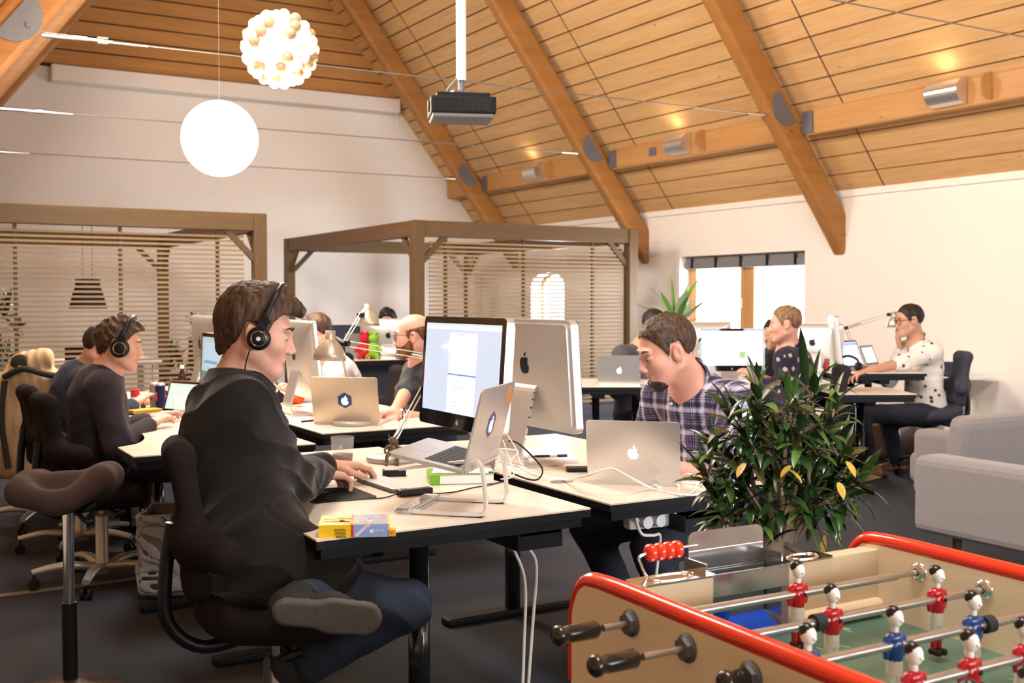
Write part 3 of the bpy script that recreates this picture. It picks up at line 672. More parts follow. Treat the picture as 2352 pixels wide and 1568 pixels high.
# ------------------------------------------------------------------ desks
def desk(label, x0, x1, y0, y1, z=.75, loc=None, rz=0, legs=True, group=None, cut=None):
    """rectangular sit-stand desk; cut = (side, depth) a shallow user recess"""
    cx, cy = (x0+x1)/2, (y0+y1)/2
    t = thing('sit_stand_desk', label, 'desk', loc or (cx, cy, 0), rz, group)
    w, l = (x1-x0)/2, (y1-y0)/2
    poly = [(-w, -l), (w, -l), (w, l), (-w, l)]
    if cut:
        sd, dp = cut; ys = np.linspace(-l+.33, l-.33, 15)
        cv = [(sd*(w-dp*math.sin(PI*(y+l-.33)/(2*l-.66))**.5), y) for y in ys]
        poly = [(-w, -l), (w, -l), (w, l), (-w, l)] if False else ([(-w, -l), (w, -l)]+([(p) for p in cv] if sd > 0 else [])+[(w, l), (-w, l)]+([(p) for p in cv[::-1]] if sd < 0 else []))
    M = Matrix.Translation((0, 0, z))
    b = MB(); b.prism(poly, -.005, 0, M); o = b.build('tabletop', M_top, t)
    b = MB(); b.prism([(x*1.0, y*1.0) for x, y in poly], -.028, -.0052, M)
    b.prism([(x*.955, y*.975) for x, y in poly], -.060, -.028, M); b.build('edge_band', M_edge, o)
    b = MB()
    for sy in (-1, 1): b.box((0, sy*(l-.30), z-.078), (2*w-.16, .08, .035))
    for sx in (-1, 1): b.box((sx*.10, 0, z-.075), (.04, 2*l-.5, .03))
    b.build('frame', M_edge, t)
    if legs:
        for sy in (-1, 1):
            y = sy*(l-.30)
            b = MB(); b.lathe([(0, z-.06), (.030, z-.06), (.030, z-.30), (.035, z-.302), (.035, .03), (0, .03)], (0, y, 0), 24); lg = b.build('leg', mat('black_lacquer', (.012, .012, .014), .18, var=0, coat=.4), t)
            b = MB(); b.box((0, y, .017), (2*w-.16, .075, .034), bev=.01); b.build('foot', M_edge, lg)
    return t
desk('cream desk nearest the camera, with the yellow and blue game box on it', 1.03, 1.93, 2.78, 4.42, .75, cut=(-1, .16))
desk('cream desk with black edge where the person in the plaid shirt works', 2.02, 2.86, 2.80, 4.42, .75)
desk('cream desk left of the near desk where the person in the dark cardigan types', .94, 1.74, 4.70, 6.38, .745, cut=(-1, .2))
desk('cream desk carrying the gold toned laptop and silver desk lamp', 1.90, 2.74, 5.04, 6.68, .745)
desk('cream desk behind the one with the gold toned laptop, by the lilac shirt person', 1.84, 2.70, 6.78, 8.40, .745)
desk('cream desk further back on the left, used by the person in the navy sweater', .90, 1.72, 6.50, 8.0, .745, cut=(-1, .15))

def cable_tray(label, loc, rz=0):
    t = thing('cable_tray', label, 'cable tray', loc, rz)
    b = MB(); b.box((0, 0, -.05), (.16, .46, .006)); b.box((-.08, 0, -.025), (.006, .46, .055)); b.box((.08, 0, -.025), (.006, .46, .055)); b.box((0, -.23, -.03), (.16, .006, .045)); b.build('tray', M_edge, t)
    return t
cable_tray('black cable tray hanging under the near desk with white cables dropping out', (1.80, 3.10, .672))
cable_tray('black cable tray under the desk of the person in the plaid shirt', (2.42, 3.05, .672))

# power strip and drop cables
t = thing('power_strip', 'white power strip with plugs hanging under the plaid shirt desk', 'power strip', (2.28, 2.93, .655))
b = MB(); b.M = Matrix.Rotation(R(-6), 4, 'Z'); b.box((0, 0, 0), (.19, .05, .06), bev=.012); b.build('housing', M_white, t)
for k in range(2):
    b = MB(); b.cyl((-.05+k*.055, -.02, 0), (-.05+k*.055, -.055, 0), .021, 16); b.build('plug', M_white, t)
b = MB(); b.tube([(-.07, -.03, .0), (-.10, -.05, .02), (-.09, -.07, -.03), (-.03, -.055, -.045), (.02, -.03, -.06), (.03, 0, -.18), (.025, .02, -.40), (.03, .03, -.64)], .0055, 8, sub=6); b.build('cord', M_white, t)
t = thing('power_cable', 'pair of white cables dropping from the near desk tray to the carpet', 'cable', (1.72, 2.95, 0))
for k, pts in enumerate(([(0, 0, .66), (.03, -.01, .60), (.055, -.03, .50), (.045, -.04, .3), (.03, -.05, .1), (.02, -.05, .006)], [(.05, .02, .65), (.09, 0, .60), (.11, -.01, .54), (.085, -.03, .38), (.06, -.04, .15), (.07, -.02, .006)])):
    b = MB(); b.tube(pts, .0052, 8, sub=6); b.build('cable', M_white, t)

# ------------------------------------------------------------------ computers
def all_in_one(label, loc, rz, kind='display', scr='doc', tilt=4, strength=1.0, h0=.16, black_chin=True, logo=True, name='desktop_monitor', scale=1.0, group=None):
    """27 inch slab on an L-shaped aluminium foot; screen faces local +X"""
    t = thing(name, label, 'monitor' if kind == 'display' else 'computer', loc, rz, group); t.scale = (scale,)*3
    w, h = .65, (.425 if kind == 'display' else .45); P = Matrix.Translation((0, 0, h0)) @ Matrix.Rotation(R(-tilt), 4, 'Y')
    def PM(M): return P @ M
    FY = frame((0, 0, 0), (0, 1, 0), (0, 0, 1))          # poly -> yz plane, extruded to +x
    b = MB(); b.M = P
    if kind == 'display':
        b.prism(rrect(w, h, .022, 5, 0, h/2), -.022, .010, FY); b.prism(rrect(w-.03, h-.03, .02, 5, 0, h/2), -.034, -.022, FY)
    else:
        b.prism(rrect(w, h, .016, 5, 0, h/2), .002, .010, FY); b.prism(rrect(w-.004, h-.004, .016, 5, 0, h/2), -.006, .002, FY)
        K = 14; rings = []; n_ = 24
        for k in range(K+1):
            a_ = k/K*PI/2; f_ = math.cos(a_)**.8 if k < K else .001; rings += [(-.006-.040*math.sin(a_)**1.3, x, z) for x, z in rrect((w-.008)*f_, (h-.008)*f_, .016*f_+.03*math.sin(a_)*f_+.0001, 5, 0, h/2)]
        b._add(rings, [(i*n_+j, (i+1)*n_+j, (i+1)*n_+(j+1) % n_, i*n_+(j+1) % n_) for i in range(K) for j in range(n_)], True)
    sh = b.build('casing', M_alu, t)
    g = MB(); g.M = P; chin = 0 if kind == 'display' else .075
    g.prism(rrect(w-.002, h-.002-chin, .018, 5, 0, (h+chin)/2), .0095, .0125, FY); g.build('glass_front', M_bezel, t)
    y0, y1, z0, z1 = -.300, .300, (.058 if kind == 'display' else .105), h-.026
    if scr:
        q = quad_uv('screen', [P @ Vector((.0135, y0, z0)), P @ Vector((.0135, y1, z0)), P @ Vector((.0135, y1, z1)), P @ Vector((.0135, y0, z1))], screen_mat('screen_picture', scr, strength), t)
    if logo:
        fruit_logo(t, P @ frame((-.035 if kind == 'display' else -.0485, 0, h*.60), (0, -1, 0), (0, 0, 1)), .085, M_logoD)
        fruit_logo(t, P @ frame((.0128, 0, .027), (0, 1, 0), (0, 0, 1)), .022, M_alu if kind == 'display' else M_logoD, 'front_logo')
    f = MB(); f.box((-.02, 0, .004), (.19, .19, .008), bev=.003); f.build('foot', M_alu, t)
    f = MB(); top = P @ Vector((-.03, 0, h*.40))
    pts = [(-.105, 0, .008), (-.112, 0, .06), (-.095, 0, .13), (top.x-.018, 0, top.z-.03), (top.x+.005, 0, top.z)]
    P2 = spline([Vector(p) for p in pts], 5)
    for a, c in zip(P2, P2[1:]): f.bar(a, c+(c-a)*.15, .17, .008, up=(1, 0, 0) if abs((c-a).normalized().z) > .5 else (0, 0, 1))
    f.build('stand', M_alu, t)
    return t
def laptop(label, loc, rz, w=.325, d=.227, open_=105, scr='blue', strength=.9, logo='glow', sticker=None, keys=True, group=None, tiltbase=0, mt=None):
    """screen faces local -X... user sits on the +X side; lid rises from the -X edge"""
    t = thing('laptop', label, 'laptop', loc, rz, group); mt = mt or M_alu
    B = Matrix.Rotation(R(tiltbase), 4, 'Y')
    b = MB(); b.M = B; b.prism(rrect(d, w, .012, 4), 0, .011); base = b.build('base', mt, t)
    if keys:
        k = MB(); k.M = B; rows = 6
        for r_ in range(rows):
            n = 13 if r_ < 5 else 8; x = -d/2+.040+r_*.0185
            for i in range(n):
                wd = (w-.07)/n; k.box((x, -w/2+.035+wd*(i+.5), .0118), (.0155, wd-.003, .0014))
        k.build('keyboard', M_key, base)
        k = MB(); k.M = B; k.box((d/2-.045, 0, .0112), (.065, .10, .0006)); k.build('trackpad', mat('trackpad', (.55, .54, .53), .3, .5), base)
    pivot = B @ Vector((-d/2+.006, 0, .010))
    # lid plane: local axes y (width) and up; opened by open_ degrees from closed
    a = R(open_); Lx = Vector((math.cos(a), 0, math.sin(a)))
    Lx = (B.to_3x3() @ Vector((-math.cos(PI-a)*1, 0, math.sin(PI-a)))) if False else (B.to_3x3() @ Vector((math.cos(a), 0, math.sin(a))))
    M = frame(pivot, (0, 1, 0), Lx)           # z axis = y cross Lx
    nz = M.to_3x3() @ Vector((0, 0, 1)); sgn = 1 if (nz.x > 0) else -1    # outward toward user?
    b = MB(); b.prism(rrect(w, d, .012, 4, 0, d/2), -.003, .003, M); lid = b.build('lid', mt, t)
    inner = .0034*sgn
    b = MB(); b.prism(rrect(w-.006, d-.008, .01, 4, 0, d/2), inner-.0004, inner+.0004, M); b.build('bezel', M_bezel, lid)
    if scr:
        zz = inner+.0006*sgn; c = [M @ Vector((sx*(w/2-.016), y, zz)) for sx, y in ((-sgn, .022), (sgn, .022), (sgn, d-.018), (-sgn, d-.018))]
        c = [M @ Vector((-(w/2-.016), .022, zz)), M @ Vector(((w/2-.016), .022, zz)), M @ Vector(((w/2-.016), d-.018, zz)), M @ Vector((-(w/2-.016), d-.018, zz))]
        quad_uv('screen', c, screen_mat('laptop_picture', scr, strength), lid)
    if logo:
        oz = -.0032*sgn; o = M @ Vector((0, d/2, oz)); ax = (M.to_3x3() @ Vector((-sgn, 0, 0)))
        if sticker:
            b = MB(); hx = [(.043*math.cos(R(30+60*i)), .043*math.sin(R(30+60*i))) for i in range(6)]; b.prism(hx, 0, .0006, frame(o, ax, Lx)); b.build('hexagon_sticker', mat('blue_sticker', (.03, .05, .16), .4), lid)
            o = M @ Vector((0, d/2, oz-.0007*sgn))
        fruit_logo(lid, frame(o, ax, Lx), .05, M_logoG if logo == 'glow' else M_logoD)
    return t, M, lid, Lx, sgn

Z1 = .75
all_in_one('large desktop monitor with its lit screen turned to the person in the black blazer', (1.91, 3.62, Z1), PI, 'display', 'doc', strength=.95)
all_in_one('large silver monitor seen from behind, back to back with the lit monitor', (2.27, 3.655, Z1), 0, 'display', 'dim', strength=.8, h0=.15)
# laptop on a bent stand
LS = Vector((1.57, 2.98, Z1)); a0 = R(-46)
t = thing('laptop_stand', 'bent silver laptop stand with clear front bar on the near desk', 'laptop stand', LS, a0)
for sy in (-1, 1):
    b = MB(); y = sy*.115; W_ = .022
    pts = [(-.12, y, .008), (.09, y, .008), (.118, y, .02), (.122, y, .05), (.112, y, .14), (.098, y, .165), (.07, y, .168), (-.15, y, .135)]
    P2 = spline([Vector(p) for p in pts], 6)
    n_ = len(P2)
    vs = []
    for i, p in enumerate(P2):
        tt = (P2[min(i+1, n_-1)]-P2[max(i-1, 0)]).normalized(); nn = Vector((-tt.z, 0, tt.x))
        vs += [p+nn*.004+Vector((0, s_*W_/2, 0)) for s_ in (-1, 1)]+[p-nn*.004+Vector((0, s_*W_/2, 0)) for s_ in (1, -1)]
    b._add(vs, [(i*4+j, i*4+(j+1) % 4, i*4+4+(j+1) % 4, i*4+4+j) for i in range(n_-1) for j in range(4)]+[(3, 2, 1, 0), tuple(range(4*n_-4, 4*n_))], False)
    b.build('bent_leg', mat('satin_silver', (.82, .82, .82), .28, .45), t)
b = MB(); b.box((-.135, 0, .010), (.055, .27, .016), bev=.006); b.build('front_bar', mat('clear_acrylic', (.95, .97, .97), .05, trans=.9, var=0), t)
b = MB()
for sy in (-1, 1): b.box((.06, sy*.115, .0022), (.10, .02, .004))
b.build('rubber_pad', M_rubber, t)
tl, M_, lid, Lx_, sg_ = laptop('open laptop raised on the bent silver stand', (LS.x-.03, LS.y+.035, Z1+.160), a0+PI, w=.36, d=.247, open_=93, scr='site', strength=.5, sticker=True, tiltbase=-11)
b = MB(); pp = [(.028*math.cos(t_)*1.0, .036*math.sin(t_)) for t_ in np.linspace(0, 2*PI, 17)[:-1]]
for ox in (.14, -.14): pass
o = M_ @ Vector((-.135*-sg_ if False else (-.135 if sg_ > 0 else .135), .20, -.0034*sg_)); b.prism(pp, -.0003, .0003, frame(o, (0, 1, 0), Lx_)); b.build('orange_sticker', mat('orange_sticker', (.62, .26, .07), .5), lid)
laptop('silver laptop with glowing logo open on the plaid shirt desk', (2.37, 3.12, Z1), R(46), w=.325, d=.227, open_=103, scr='blue')
laptop('gold toned laptop with a blue hexagon sticker on its lid', (2.22, 5.42, .745), R(50), w=.36, d=.247, open_=101, scr='blue', sticker=True, mt=mat('pale_gold_aluminium', (.62, .53, .42), .35, .6))
all_in_one('silver all in one computer seen from behind beside the lamp shades', (2.15, 5.95, .745), R(-4), 'imac', 'bright', tilt=6, name='all_in_one_computer', h0=.09)
all_in_one('white edged all in one computer seen side on, left of the blazer person', (1.97, 7.35, .745), 0, 'imac', 'dim', tilt=3, name='all_in_one_computer', h0=.10)
all_in_one('dark framed monitor just left of the blazer person\'s head', (1.60, 5.86, .745), R(180), 'display', 'site', tilt=3, strength=.8, h0=.13, scale=.85)
laptop('small open laptop with a pale page on the cardigan person\'s desk', (1.42, 6.22, .745), R(205), w=.28, d=.19, open_=108, scr='green', logo=None)

# far desks on the right (placed by depth): rotated so their fronts face the camera
A_ = R(-30)
def P_(px, d, z):
    a = (px-1176)/F_PX; return Vector(((math.sin(YAW)+a*math.cos(YAW))*d, (math.cos(YAW)-a*math.sin(YAW))*d, z))
c = P_(1415, 8.6, 0); desk('cream table in front of the slatted pergola with a glowing logo laptop on it', -.42, .42, -.46, .46, .745, loc=(c.x, c.y, 0), rz=A_+PI/2)
c = P_(1722, 8.4, 0); desk('cream desk in front of the oak window carrying the bright monitor', -.42, .42, -.52, .52, .745, loc=(c.x, c.y, 0), rz=A_+PI/2)
c = P_(1978, 7.95, 0); desk('lower cream desk right of the potted dracaena', -.30, .30, -.30, .30, .735, loc=(c.x, c.y, 0), rz=A_+PI/2)
c = P_(1976, 8.85, 0); desk('raised cream desk where the person in the white patterned shirt types', -.46, .46, -.37, .37, .835, loc=(c.x, c.y, 0), rz=A_+PI/2)
p = P_(1420, 8.35, .745); laptop('silver laptop with glowing logo on the table before the pergola', p, R(58), w=.325, d=.227, open_=100, scr='blue')
p = P_(1682, 8.6, .745); all_in_one('large monitor with a bright white page in front of the window', p, R(-30-90), 'display', 'bright', strength=1.6, h0=.11, scale=.80)
p = P_(1862, 8.62, .745); all_in_one('white all in one computer seen from behind, right of the window', p, R(60), 'imac', 'bright', name='all_in_one_computer', h0=.14, scale=.80)
p = P_(1606, 8.66, .745); all_in_one('all in one computer half hidden behind the plaid shirt person\'s head', p, R(60+12), 'imac', 'bright', name='all_in_one_computer', h0=.15, scale=.80)
p = P_(1928, 8.8, .835); all_in_one('slim monitor turned sideways to the white patterned shirt person', p, R(-43), 'display', 'dim', h0=.05, scale=.92, logo=False, tilt=6)
p = P_(1995, 8.75, .835); laptop('open laptop with a pale blue page at the white patterned shirt person', p, R(-75), w=.36, d=.24, open_=112, scr='blue', strength=1.3, logo=None)
p = P_(2028, 9.15, .835); laptop('small tablet like laptop behind the open one on the raised desk', p, R(-72), w=.26, d=.18, open_=112, scr='green', strength=.9, logo=None)

# far desk with computers between the pergolas
desk('cream desk far back between the two pergolas with a dark privacy panel', 3.95, 5.05, 10.0, 10.65, .80, cut=None)
t = thing('privacy_panel', 'dark fabric privacy panel behind the far red and green plush toy', 'desk screen', (4.5, 10.6, 0)); b = MB(); b.box((-.12, 0, .92), (1.30, .04, .44), bev=.01); b.box((0, -.45, .52), (1.1, .03, .42)); b.build('panel', mat('dark_panel', (.025, .028, .045), .9), t)
p = P_(893, 11.05, .80); all_in_one('silver all in one computer hiding the face of the far dark haired person', p, R(60), 'imac', 'bright', name='all_in_one_computer', h0=.014, scale=.88)
p = P_(838, 11.2, .80); laptop('dark grey laptop with a small glowing logo far back beside the plush toy', p, R(58), w=.36, d=.25, open_=98, scr='blue', mt=mat('dark_aluminium', (.25, .24, .24), .4, .5))
# ------------------------------------------------------------------ foosball table
FT = thing('foosball_table', 'pale beech foosball table with red rails in the bottom right corner', 'foosball table', (1.153, 1.682, 0), R(-1.3))
M_beech = wood('beech_laminate', (.86, .73, .54), (.92, .81, .64), 1, .35, knots=False, sc=.7)
M_beechx = wood('beech_end_wall', (.56, .41, .26), (.68, .53, .36), 0, .4, knots=False, sc=.9)
M_red = mat('red_gloss', (.72, .035, .012), .18, var=.03, coat=.6)
M_redp = mat('red_shirt_paint', (.45, .008, .015), .25, var=.05, coat=.3); M_bluep = mat('blue_shirt_paint', (.015, .06, .22), .25, var=.05, coat=.3)
M_wp = mat('white_figure_paint', (.80, .78, .74), .3, var=.02, coat=.3); M_kp = mat('black_figure_paint', (.01, .01, .01), .25)
FW, FL, FZ = .769, 1.40, .864       # outer width, length, panel top
def side_profile(top):
    return [(0.0, .22), (0.0, top-.07), (-.006-.0, top-.045), (-.02, top-.02), (-.045, top-.004), (-.09, top), (-FL+.09, top), (-FL+.045, top-.004), (-FL+.02, top-.02), (-FL, top-.06), (-FL, .22)]
for k, x in enumerate((0, FW-.032)):
    b = MB(); b.prism(side_profile(FZ), 0, .032, frame((x, .045, 0), (0, 1, 0), (0, 0, 1))); sp_ = b.build('side_panel', M_beech, FT)
    b = MB(); pr = [(.004, FZ-.20), (.004, FZ-.10), (.0, FZ-.055), (-.03, FZ-.006), (-.10, FZ+.008), (-.35, FZ+.009), (-.8, FZ+.009), (-FL+.10, FZ+.008), (-FL+.03, FZ-.006), (-FL, FZ-.06), (-FL-.004, FZ-.2)]
    b.tube([(x+.016, .045+p[0], p[1]) for p in pr], .0175, 12, sub=4); b.build('red_rail', M_red, FT)
FE = .884
ZF = FE-.172
b = MB(); b.box((FW/2, -FL/2+.045, ZF-.01), (FW-.06, FL-.02, .02)); o = b.build('playfield', mat('green_linoleum', (.075, .15, .105), .3, var=.12, scale=14, stretch=(1, .2, 1)), FT)
b = MB(); r_ = random.Random(3)
for _ in range(46):
    x = r_.uniform(.1, FW-.1); y = r_.uniform(-.9, -.08); l = r_.uniform(.02, .06); a = r_.uniform(-.5, .5)+PI/2; b.bar((x, y, ZF+.0004), (x+math.cos(a)*l, y+math.sin(a)*l, ZF+.0004), .0012, .0006)
b.build('chalk_scratches', M_paper, o)['kind'] = 'stuff'
# far end wall with the goal
gx0, gx1 = .275, .475
b = MB()
b.box(((.032+gx0)/2, -.025, FE-.125), (gx0-.032, .04, .19)); b.box(((gx1+FW-.032)/2, -.025, FE-.125), (FW-.032-gx1, .04, .19)); b.box((FW/2, -.02, .42), (FW-.064, .03, .44))
b.build('end_panel', M_beechx, FT)
b = MB(); b.box(((.032+gx0)/2, -.052, ZF+.022), (gx0-.035, .03, .04), (R(35), 0, 0), bev=.012); b.build('corner_ramp', M_beechx, FT); b = MB(); b.box(((gx1+FW-.032)/2, -.052, ZF+.022), (FW-.035-gx1, .03, .04), (R(35), 0, 0), bev=.012); b.build('corner_ramp', M_beechx, FT)
b = MB(); b.box((FW/2, -FL+.10, FE-.115), (FW-.064, .035, .22)); b.build('end_panel', M_beechx, FT)
b = MB(); gm = (gx0+gx1)/2; gw = gx1-gx0; b.M = Matrix.Translation((0, -.02, -.026))
b.box((gm, .055, FE-.05), (gw, .006, .16), bev=.002)           # raised back lip
b.prism(rrect(gw, .11, .02, 5), -.002, .002, frame((gm, .055, FE+.012), (1, 0, 0), (0, 0, 1)))
b.box((gx0-.0, .03, FE-.05), (.004, .07, .13)); b.box((gx1, .03, FE-.05), (.004, .07, .13)); b.box((gm, -.024, FE-.025), (gw, .003, .045))
g = b.build('goal_plate', mat('polished_steel', (.55, .54, .54), .16, .9), FT)
b = MB(); b.box((gm, .025, FE-.11), (gw-.01, .005, .14)); b.build('goal_back', mat('smoked_plastic', (.10, .11, .12), .2), FT)
b = MB(); b.box((gm, -.01, ZF+.012), (gw-.012, .09, .012), (R(22), 0, 0)); b.box((gx0+.03, -.01, ZF+.04), (.01, .07, .06), (0, R(20), 0)); b.build('goal_floor', mat('blue_plastic', (.01, .06, .42), .35), FT)
for x0, x1, nm in ((.095, gx0+.005, 0), (gx1-.005, .60, 1)):
    b = MB(); w_ = x1-x0; b.prism(rrect(w_, .06, .012, 4), 0, .004, frame(((x0+x1)/2, -.022, FE-.030), (1, 0, 0), (0, 1, 0)))
    b.tube([((x0+x1)/2+.3*w_*math.cos(a), -.022+.022*math.sin(a), FE-.025) for a in np.linspace(0, 2*PI, 17)[:-1]], .002, 6, closed=True)
    b.build('ashtray_plate', M_chrome, FT)
b = MB(); b.tube([(.15, .0, FE-.03), (.132, .0, FE+.0), (.14, .0, FE+.02), (.27, .0, FE+.024)], .003, 8, sub=4); cw = b.build('score_wire', M_chrome, FT)
for k in range(4):
    b = MB(); b.lathe([(0, -.0105), (.010, -.0105), (.0175, -.004), (.0175, .004), (.010, .0105), (0, .0105)], (.155+k*.0215, .0, FE+.021), 16, axis=(1, 0, .02)); b.build('score_bead', M_red, cw)
def player(rod, x, mt, head=True):
    """figure hanging on a rod: white body, black hair and boots, coloured shirt"""
    s = MB(); s.M = Matrix.Translation((x, 0, 0)) @ Matrix.Scale(1.14, 4)
    s.mi = 0; s.sphere((0, 0, -.004), .0165, 14, (.95, .72, 1.15)); s.sphere((0, 0, .010), .0150, 12, (1.12, .7, .7)); s.cone((0, 0, -.022), (0, 0, 0), .0115, .0150, 14)
    for sx in (-1, 1): s.tube([(sx*.0145, 0, .012), (sx*.0185, 0, .0), (sx*.0165, 0, -.018)], [.0062, .006, .0042], 8)
    s.mi = 1; s.cone((0, 0, .018), (0, 0, .030), .0055, .0055, 10); s.sphere((0, -.001, .040), .0125, 14, (.82, .95, 1.12))
    s.sphere((0, -.0125, .038), .003, 8)
    s.cone((0, 0, -.042), (0, 0, -.020), .0125, .0115, 12)
    for sx in (-1, 1): s.cone((sx*.0062, 0, -.066), (sx*.0062, 0, -.040), .0058, .0068, 10)
    s.mi = 0
    for sx in (-1, 1): s.cone((sx*.0060, 0, -.084), (sx*.0062, 0, -.064), .0052, .0060, 10)
    s.mi = 2; s.sphere((0, .003, .0465), .0125, 12, (.92, .95, .85))
    for sx in (-1, 1): s.box((sx*.0065, -.004, -.088), (.0115, .024, .011), bev=.004)
    s.cyl((0, -.0165, .002), (0, -.0185, .002), .0035, 10)
    return s.build('player_figure', [mt, M_wp, M_kp], rod)
def rod(y, zr, x_handle, figs, stopper=None, knob=True, far_end=True, near_sleeve=None):
    r = thing('rod', 'x', 'x'); del r['label']; del r['category']
    r.parent = FT; r.location = (0, y, zr)
    b = MB(); b.cyl((x_handle+.10, 0, 0), (.12, 0, 0), .0062, 12); b.cyl((.03, 0, 0), (FW-.10, 0, 0), .0085, 14); b.cyl((FW-.12, 0, 0), (FW-.03, 0, 0), .0062, 12)
    sh = b.build('steel_bar', mat('rod_steel', (.50, .48, .46), .25, .85), r)
    b = MB(); b.lathe([(0, -.002), (.0125, 0), (.0175, .006), (.0175, .014), (.013, .019), (.015, .03), (.0155, .082), (.010, .090), (0, .091)], (x_handle, 0, 0), 22, axis=(1, 0, 0)); b.build('handle', mat('black_handle', (.012, .011, .010), .22, coat=.5), r)
    b = MB(); b.prism([(.019*math.cos(R(60*i+30)), .019*math.sin(R(60*i+30))) for i in range(6)], -.014, -.002, frame((0, 0, 0), (0, 1, 0), (0, 0, 1))); b.lathe([(0, -.004), (.024, -.004), (.024, .0), (0, 0)], (0, 0, 0), 20, axis=(1, 0, 0))
    b.build('bearing_nut', M_steel, r)
    b = MB(); b.lathe([(.008, .004), (.008, .010), (.013, .008), (.020, .003), (.021, 0)][::-1], (FW-.032, 0, 0), 20, axis=(-1, 0, 0))
    for k in range(4): b.sphere((FW-.037, .016*math.cos(R(45+90*k)), .016*math.sin(R(45+90*k))), .0025, 6)
    b.build('bearing_flange', M_chrome, r)
    b = MB(); b.cyl((.05, 0, 0), (.075, 0, 0), .0135, 14); b.build('bumper', M_rubber, r)
    for x, c in figs: player(r, x, M_redp if c == 'r' else M_bluep)
    if stopper: b = MB(); b.cyl((stopper, 0, 0), (stopper+.022, 0, 0), .0155, 16); b.build('rubber_stopper', M_rubber, r)
    return r
RZ_ = FE-.055
rod(-.153, RZ_, -.160, [(.395, 'r')])
rod(-.311, RZ_, -.190, [(.325, 'r'), (.60, 'r')], stopper=.280)
rod(-.465, RZ_, -.06, [(.115, 'b'), (.31, 'b'), (.505, 'b')], stopper=.532)
rod(-.61, RZ_, -.16, [(.185, 'r'), (.31, 'r'), (.44, 'r'), (.60, 'r')])
rod(-.76, RZ_, -.10, [(.12, 'b'), (.24, 'b'), (.36, 'b'), (.48, 'b'), (.60, 'b')])
b = MB()
for x in (.05, FW-.05):
    for y in (-.02, -FL+.14): b.box((x, y, .18), (.09, .09, .36), bev=.01)
b.v and None
for x in (.06, FW-.06):
    for y in (-.03, -FL+.16): q = MB(); q.cone((x, y, .3), (x, y, 0), .05, .035, 16); q.build('leg', M_beech, FT)
q = MB(); q.box((FW/2, -FL/2+.045, .36), (FW-.07, FL-.12, .26)); q.build('cabinet', M_beechx, FT)

# ------------------------------------------------------------------ things on the near desk
def sl(name, label, cat, loc, rz=0, group=None): return thing(name, label, cat, loc, rz, group)
# game box, spine towards the camera, writing upside down
g0 = at(732, 1236, .75); g1 = at(900, 1232, .75); ang = math.atan2(g1.y-g0.y, g1.x-g0.x)
L_ = .192; t = thing('game_box', 'yellow and blue boxed video game lying at the near desk corner', 'box', (g0.x, g0.y, Z1), ang)
M_yel = mat('box_yellow', (.86, .55, .02), .35, var=.03); M_blu = mat('box_blue', (.26, .38, .74), .35, var=.05); M_box_red = mat('box_red', (.62, .05, .04), .4); M_ora = mat('box_orange', (.80, .35, .03), .4)
D_, H_ = .135, .036; ls = L_/.192
b = MB(); b.box((L_/2, D_/2, H_/2), (L_, D_, H_)); b.build('carton', M_yel, t)
b = MB(); b.box((L_*.73, -.0004, H_/2), (L_*.50, .0008, H_-.002)); b.build('spine_blue_panel', M_blu, t)
b = MB(); b.box((L_*.475, -.0006, H_/2), (L_*.035, .0012, H_-.002)); b.box((L_*.46, D_/2, H_+.0004), (L_*.04, D_, .0008)); b.build('red_brick_band', M_box_red, t)
b = MB(); b.box((L_*.73, D_/2, H_+.0003), (L_*.48, D_, .0006)); b.build('cover_blue_panel', mat('cover_lilac', (.26, .27, .42), .4, var=.35, scale=90), t)
b = MB()
for _ in range(20):
    x = r_.uniform(.50, .95)*L_; y = r_.uniform(.01, D_-.01); b.mi = r_.randrange(4); b.box((x, y, H_+.0009), (r_.uniform(.004, .009), r_.uniform(.004, .008), .0006))
for q in ((.30, .04, .05, .012, 0), (.36, .045, .03, .018, 2), (.2, .05, .06, .01, 0), (.42, .03, .03, .02, 1)): b.mi = q[4]; b.box((q[0]*L_, q[1], H_+.0009), (q[2], q[3], .0006))
b.build('cover_print', [M_box_red, M_ora, M_paper, mat('print_green', (.2, .5, .1), .4)], t)
b = MB(); b.bar((L_*.52, -.0012, .004), (L_*.66, -.0012, H_-.008), .0008, .008); b.bar((L_*.64, -.0012, H_-.007), (L_*.72, -.0012, H_-.004), .0008, .006); b.build('printed_arm', mat('pale_pink_print', (.75, .62, .68), .4), t)
def text(name, s, size, loc, rot, m, parent, font_extrude=.0002, align='LEFT', sx=1):
    c = bpy.data.curves.new(name, 'FONT'); c.body = s; c.size = size; c.extrude = font_extrude; c.align_x = align; c.space_line = .85
    o = bpy.data.objects.new(name, c); C.objects.link(o); dg = bpy.context.evaluated_depsgraph_get(); me = bpy.data.meshes.new_from_object(o.evaluated_get(dg)); bpy.data.objects.remove(o)
    me.materials.clear(); me.materials.append(m); q = bpy.data.objects.new(name, me); C.objects.link(q); q.parent = parent; q.location = loc; q.rotation_euler = rot; q.scale = (sx, 1, 1); return q
M_ink = mat('dark_print', (.08, .05, .02), .5)
text('spine_title', 'SUPER\nMARIO\nMAKER', .0105, (L_*.385, -.0012, .0075), (R(90), R(180), 0), M_ink, t, sx=.95)
text('spine_console_name', 'Wii U', .0115, (L_*.93, -.0015, .022), (R(90), R(180), 0), M_white, t)
text('cover_title', 'SUPER MARIO\nMAKER', .012, (L_*.44, D_*.60, H_+.0006), (0, 0, R(180)), M_ink, t)
b = MB(); b.prism([(.0, .004), (.003, .008), (.006, .004), (.004, -.001), (.007, -.006), (0, -.003), (-.007, -.006), (-.004, -.001), (-.006, .004)], 0, .0006, frame((L_*.74, -.0018, .016), (1, 0, 0), (0, 0, 1))); b.build('star_mark', M_paper, t)
